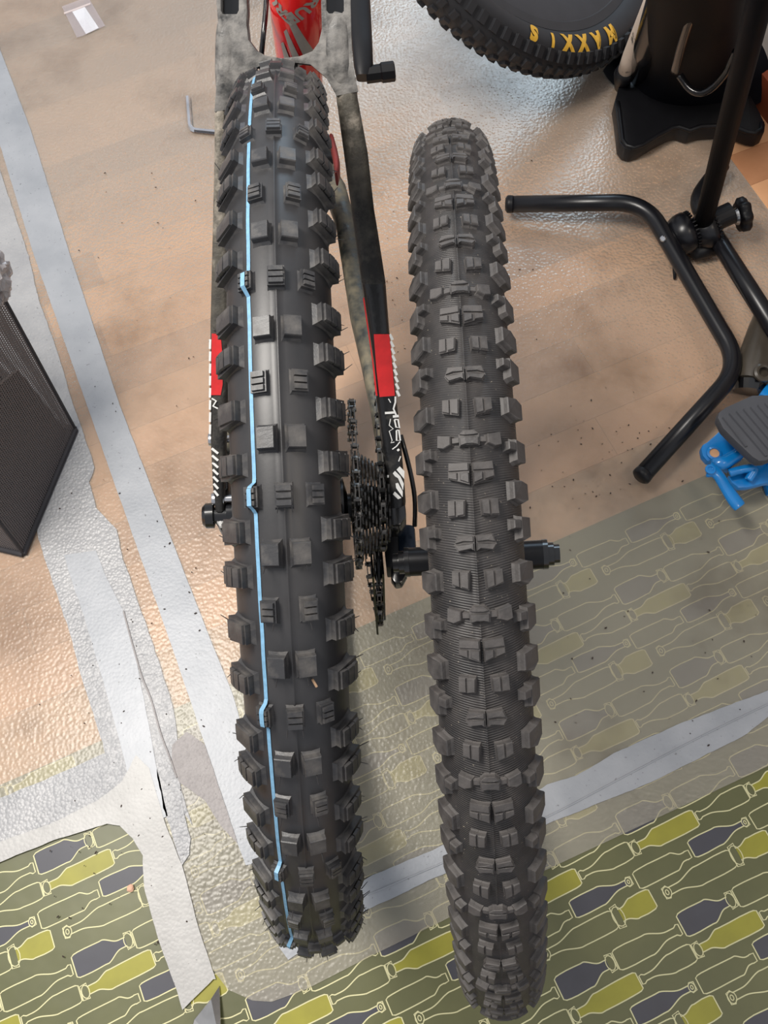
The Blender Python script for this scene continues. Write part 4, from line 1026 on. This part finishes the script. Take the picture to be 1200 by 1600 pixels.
# base rails and cylinder, pressure sleeve
for q in ([(640, 640), (700, 560), (900, 520), (900, 700)],): worldslab([r4(*p) for p in q], .045, .04, M_blue, 'rail', fp, .003)
bm = bmesh.new(); add_tube(bm, [U(1172, 600, .030), U(1180, 575, .032), U(1198, 520, .034), U(1208, 490, .035)], [.022, .027, .026, .024], 22); smooth_angle(obj('cylinder', bm, M_smoke, fp), 40)
bm = bmesh.new(); add_tube(bm, [U(1170, 612, .022), U(1172, 597, .026)], [.021, .024], 20); obj('cylinder_cap', bm, M_black, fp)
bm = bmesh.new(); c_ = U(1192, 583, .056); add_lathe(bm, axisM(c_, (0, -.2, 1)), [(.007, 0), (.013, 0), (.013, .004), (.010, .006), (.007, .005)], 22, closed=True); smooth_angle(obj('gauge_ring', bm, M_smoke, fp))
worldslab([(1185, 722), (1225, 700), (1240, 760), (1200, 772)], .012, .010, M_blue, 'base_plate', fp, .003)
for x, y in ((1185, 745), (1210, 670), (1170, 690)):
    bm = bmesh.new(); p_ = U(x, y, .01); add_tube(bm, [p_, p_+Vector((0, 0, .09))], .005, 8); obj('strut', bm, M_blue, fp)

# ================================================================== BLACK PLASTIC FOOT STAND (top right)
sk = empty('floor_stand', Matrix.Translation(U(1070, 150, 0))); tag(sk, 'glossy black plastic stand with a flared winged foot, behind the leaning pole', 'stand')
def r9(x, y): return (900+x/4, y/4)
fo = [(240, 640), (250, 700), (262, 800), (272, 890), (300, 925), (345, 938), (400, 922), (500, 860), (600, 808), (640, 800), (710, 825), (780, 800), (880, 795), (940, 790), (1010, 805), (1090, 835), (1140, 842), (1180, 820), (1185, 775), (1150, 700), (1090, 590), (1080, 400), (300, 420), (262, 560)]
footp = worldslab([r9(*p) for p in fo], .030, .026, M_plastic, 'foot', sk, .006, 'winged black foot with rolled rim')
def inset(pts, k, c): return [((x-c[0])*k+c[0], (y-c[1])*k+c[1]) for x, y in pts]
bm = bmesh.new(); add_tube(bm, [U(*r9(*p), .031) for p in inset(fo[:19], .955, (700, 600))], .0035, 8); obj('rolled_rim', bm, M_plastic, footp, True)
# column flaring into the foot
bm = bmesh.new(); rings = []
axb = U(1078, 120, .02); col_top = Ud(1095, -60, 1.05); cdv = (col_top-axb)
n = 36
for t, rx, ry in ((0, .145, .075), (.03, .115, .066), (.08, .088, .056), (.16, .070, .048), (.3, .062, .044), (.6, .060, .042), (1, .058, .042), (1.25, .056, .04)):
    c = axb + cdv*t; a, b = perp(cdv.normalized(), CU)
    rings.append([bm.verts.new(c + b*(-rx*cos(k*2*PI/n)) + a*(ry*sin(k*2*PI/n))*(1 + .0)) for k in range(n)])
for A, B in zip(rings[:-1], rings[1:]):
    for k in range(n): bm.faces.new((A[k], A[(k+1) % n], B[(k+1) % n], B[k]))
bm.faces.new(rings[0]); bm.faces.new(rings[-1]); colm = smooth_angle(obj('column', bm, M_dark, sk), 50)
bm = bmesh.new(); add_tube(bm, smoothpath([Ud(1062, 118, 1.30), Ud(1080, 144, 1.30), Ud(1105, 146, 1.29), Ud(1135, 115, 1.26), Ud(1150, 80, 1.22)], 2), .005, 10); obj('collar', bm, M_black, sk, True)
bm = bmesh.new(); add_tube(bm, smoothpath([Ud(1055, 110, 1.27), Ud(1068, 60, 1.18), Ud(1085, 10, 1.10), Ud(1096, -30, 1.04)], 2), .006, 10); obj('ridge', bm, M_black, sk, True)

# ================================================================== PARKED BICYCLE WHEEL (top)
yaw, lean = 1.13349, .79402
n3 = Vector((sin(yaw)*cos(lean), -cos(yaw)*cos(lean), sin(lean))); C3 = Vector((.252, 1.478, .376*cos(lean)+.008)); up3 = (Vector((0, 0, 1))-n3*n3.z).normalized(); f3 = up3.cross(n3)
WM3 = frame(C3, n3, f3, up3)
b3p = C3-up3*.365; b3p.z = 0
pk = empty('parked_wheel', Matrix.Translation(b3p)); tag(pk, 'black knobby wheel with yellow sidewall letters leaning at the top edge', 'wheel')
me = bpy.data.meshes.new('tyre'); b_ = tyre_casing(.031, .339, 28, 120, 2.7, False); b_.to_mesh(me); b_.free(); ty3 = link('tyre', me, M_fartyre, pk, WM3)
rest = bmesh.new()
def k3(sg):
    def f(b):
        poly = rect(*sorted((sg*.75, sg*1.25)), -.006, .006); block_bm(b, poly, .031, .0055, .339, .001)
    return f
def k3c(sg):
    def f(b):
        poly = rect(*sorted((sg*.12, sg*.5)), -.005, .005); block_bm(b, poly, .031, .0045, .339, .001)
    return f
ms = [mkmesh('tread_block', k3(s), M_fartyre) for s in (-1, 1)] + [mkmesh('tread_block', k3c(s), M_fartyre) for s in (-1, 1)]
for k in range(96):
    for i_, mm in enumerate(ms):
        b2 = bmesh.new(); b2.from_mesh(mm); b2.transform(WM3 @ Matrix.Rotation((k+(.5 if i_ > 1 else 0))*2*PI/96, 4, 'X')); tmp = bpy.data.meshes.new('t'); b2.to_mesh(tmp); rest.from_mesh(tmp); bpy.data.meshes.remove(tmp); b2.free()
o = obj('tread', rest, M_fartyre, ty3); o['kind'] = 'stuff'
wheel_core(pk, WM3, .3085, .055, rimw=.017, rimmat=plain('grey_black_rim', srgb(44, 44, 47), .5))
bm = bmesh.new(); add_lathe(bm, WM3, [(.300, -.015), (.300, .015), (.272, .013), (.252, .006), (.252, -.006), (.272, -.013)], 96, closed=True); smooth_angle(obj('rim_wall', bm, plain('dark_rim_wall', srgb(46, 46, 50), .45), pk))
# yellow letters following the sidewall
def seen(px, ax_off, r):   # angle on the wheel of a picture point
    p = onplane(*px, C3+n3*ax_off, n3); q = p-C3-n3*ax_off; return math.atan2(q.dot(f3), q.dot(up3)), q.length
aS, rS = seen((831, 60), .024, .34); aM, rM = seen((940, 27), .024, .34)
if aM < aS-PI: aM += 2*PI
if aM > aS+PI: aM -= 2*PI
rt_ = (rS+rM)/2; let = 'MAXXIS'; lb = []
def point3(an, r):      # on the sidewall torus
    x = r-.339; xx = max(-.028, min(.028, x)); h = math.sqrt(.0312**2-xx*xx); return WM3 @ Vector((h+.0009, r*sin(an), r*cos(an)))
bml = bmesh.new(); rt_ = .338; print('letters r', rS, rM, aS, aM)
pos = [0, .215, .41, .60, .80, 1.0]
for i_, ch in enumerate(let):
    cu = bpy.data.curves.new('txt', 'FONT'); cu.body = ch; cu.size = .030; cu.offset = .0022; cu.shear = .25; cu.align_x = 'CENTER'
    to = bpy.data.objects.new('txt', cu); C.objects.link(to); bpy.context.view_layer.update(); tm = to.to_mesh(); b2 = bmesh.new(); b2.from_mesh(tm)
    bmesh.ops.triangulate(b2, faces=b2.faces); bmesh.ops.subdivide_edges(b2, edges=b2.edges, cuts=4)
    if ch == 'I':
        b2.free(); b2 = bmesh.new(); g = [[b2.verts.new((-.0030+.0060*p/4+(.0214*q/8-.0107)*.25, .0214*q/8, 0)) for p in range(5)] for q in range(9)]
        for q in range(8):
            for p in range(4): b2.faces.new((g[q][p], g[q][p+1], g[q+1][p+1], g[q+1][p]))
    an0 = aM + (aS-aM)*pos[i_]; dsg = 1 if aS > aM else -1
    for v in b2.verts: v.co = point3(an0 + dsg*v.co.x*1.02/rt_, rt_ + (v.co.y-.0100)*1.1 - .003)
    obj('letter', b2, M_yellow, ty3, recalc=False); to.to_mesh_clear(); bpy.data.objects.remove(to)
# fork leg beside the parked wheel
fk = empty('suspension_fork', Matrix.Translation(U(972, 130, 0))); tag(fk, 'scuffed white fork leg with a black tip between parked wheel and black stand', 'fork')
fa, fb = U(974, 118, .05), Ud(1020, 10, 1.30)
bm = bmesh.new(); add_tube(bm, [fa, fa.lerp(fb, .3), fb, fb+(fb-fa)*.5], [.011, .0135, .015, .016], 18); obj('fork_leg', bm, M_fork, fk, True)
bm = bmesh.new(); add_tube(bm, [U(970, 136, .004), fa+(fb-fa)*.02, fa.lerp(fb, .10)], [.010, .0155, .0135], 18); obj('leg_tip', bm, M_plastic, fk, True)
bm = bmesh.new(); add_tube(bm, [U(998, 120, .04), Ud(1012, 70, 1.35), Ud(1035, 0, 1.25), Ud(1050, -40, 1.2)], [.014, .019, .021, .021], 18); obj('fork_leg', bm, M_black, fk, True)
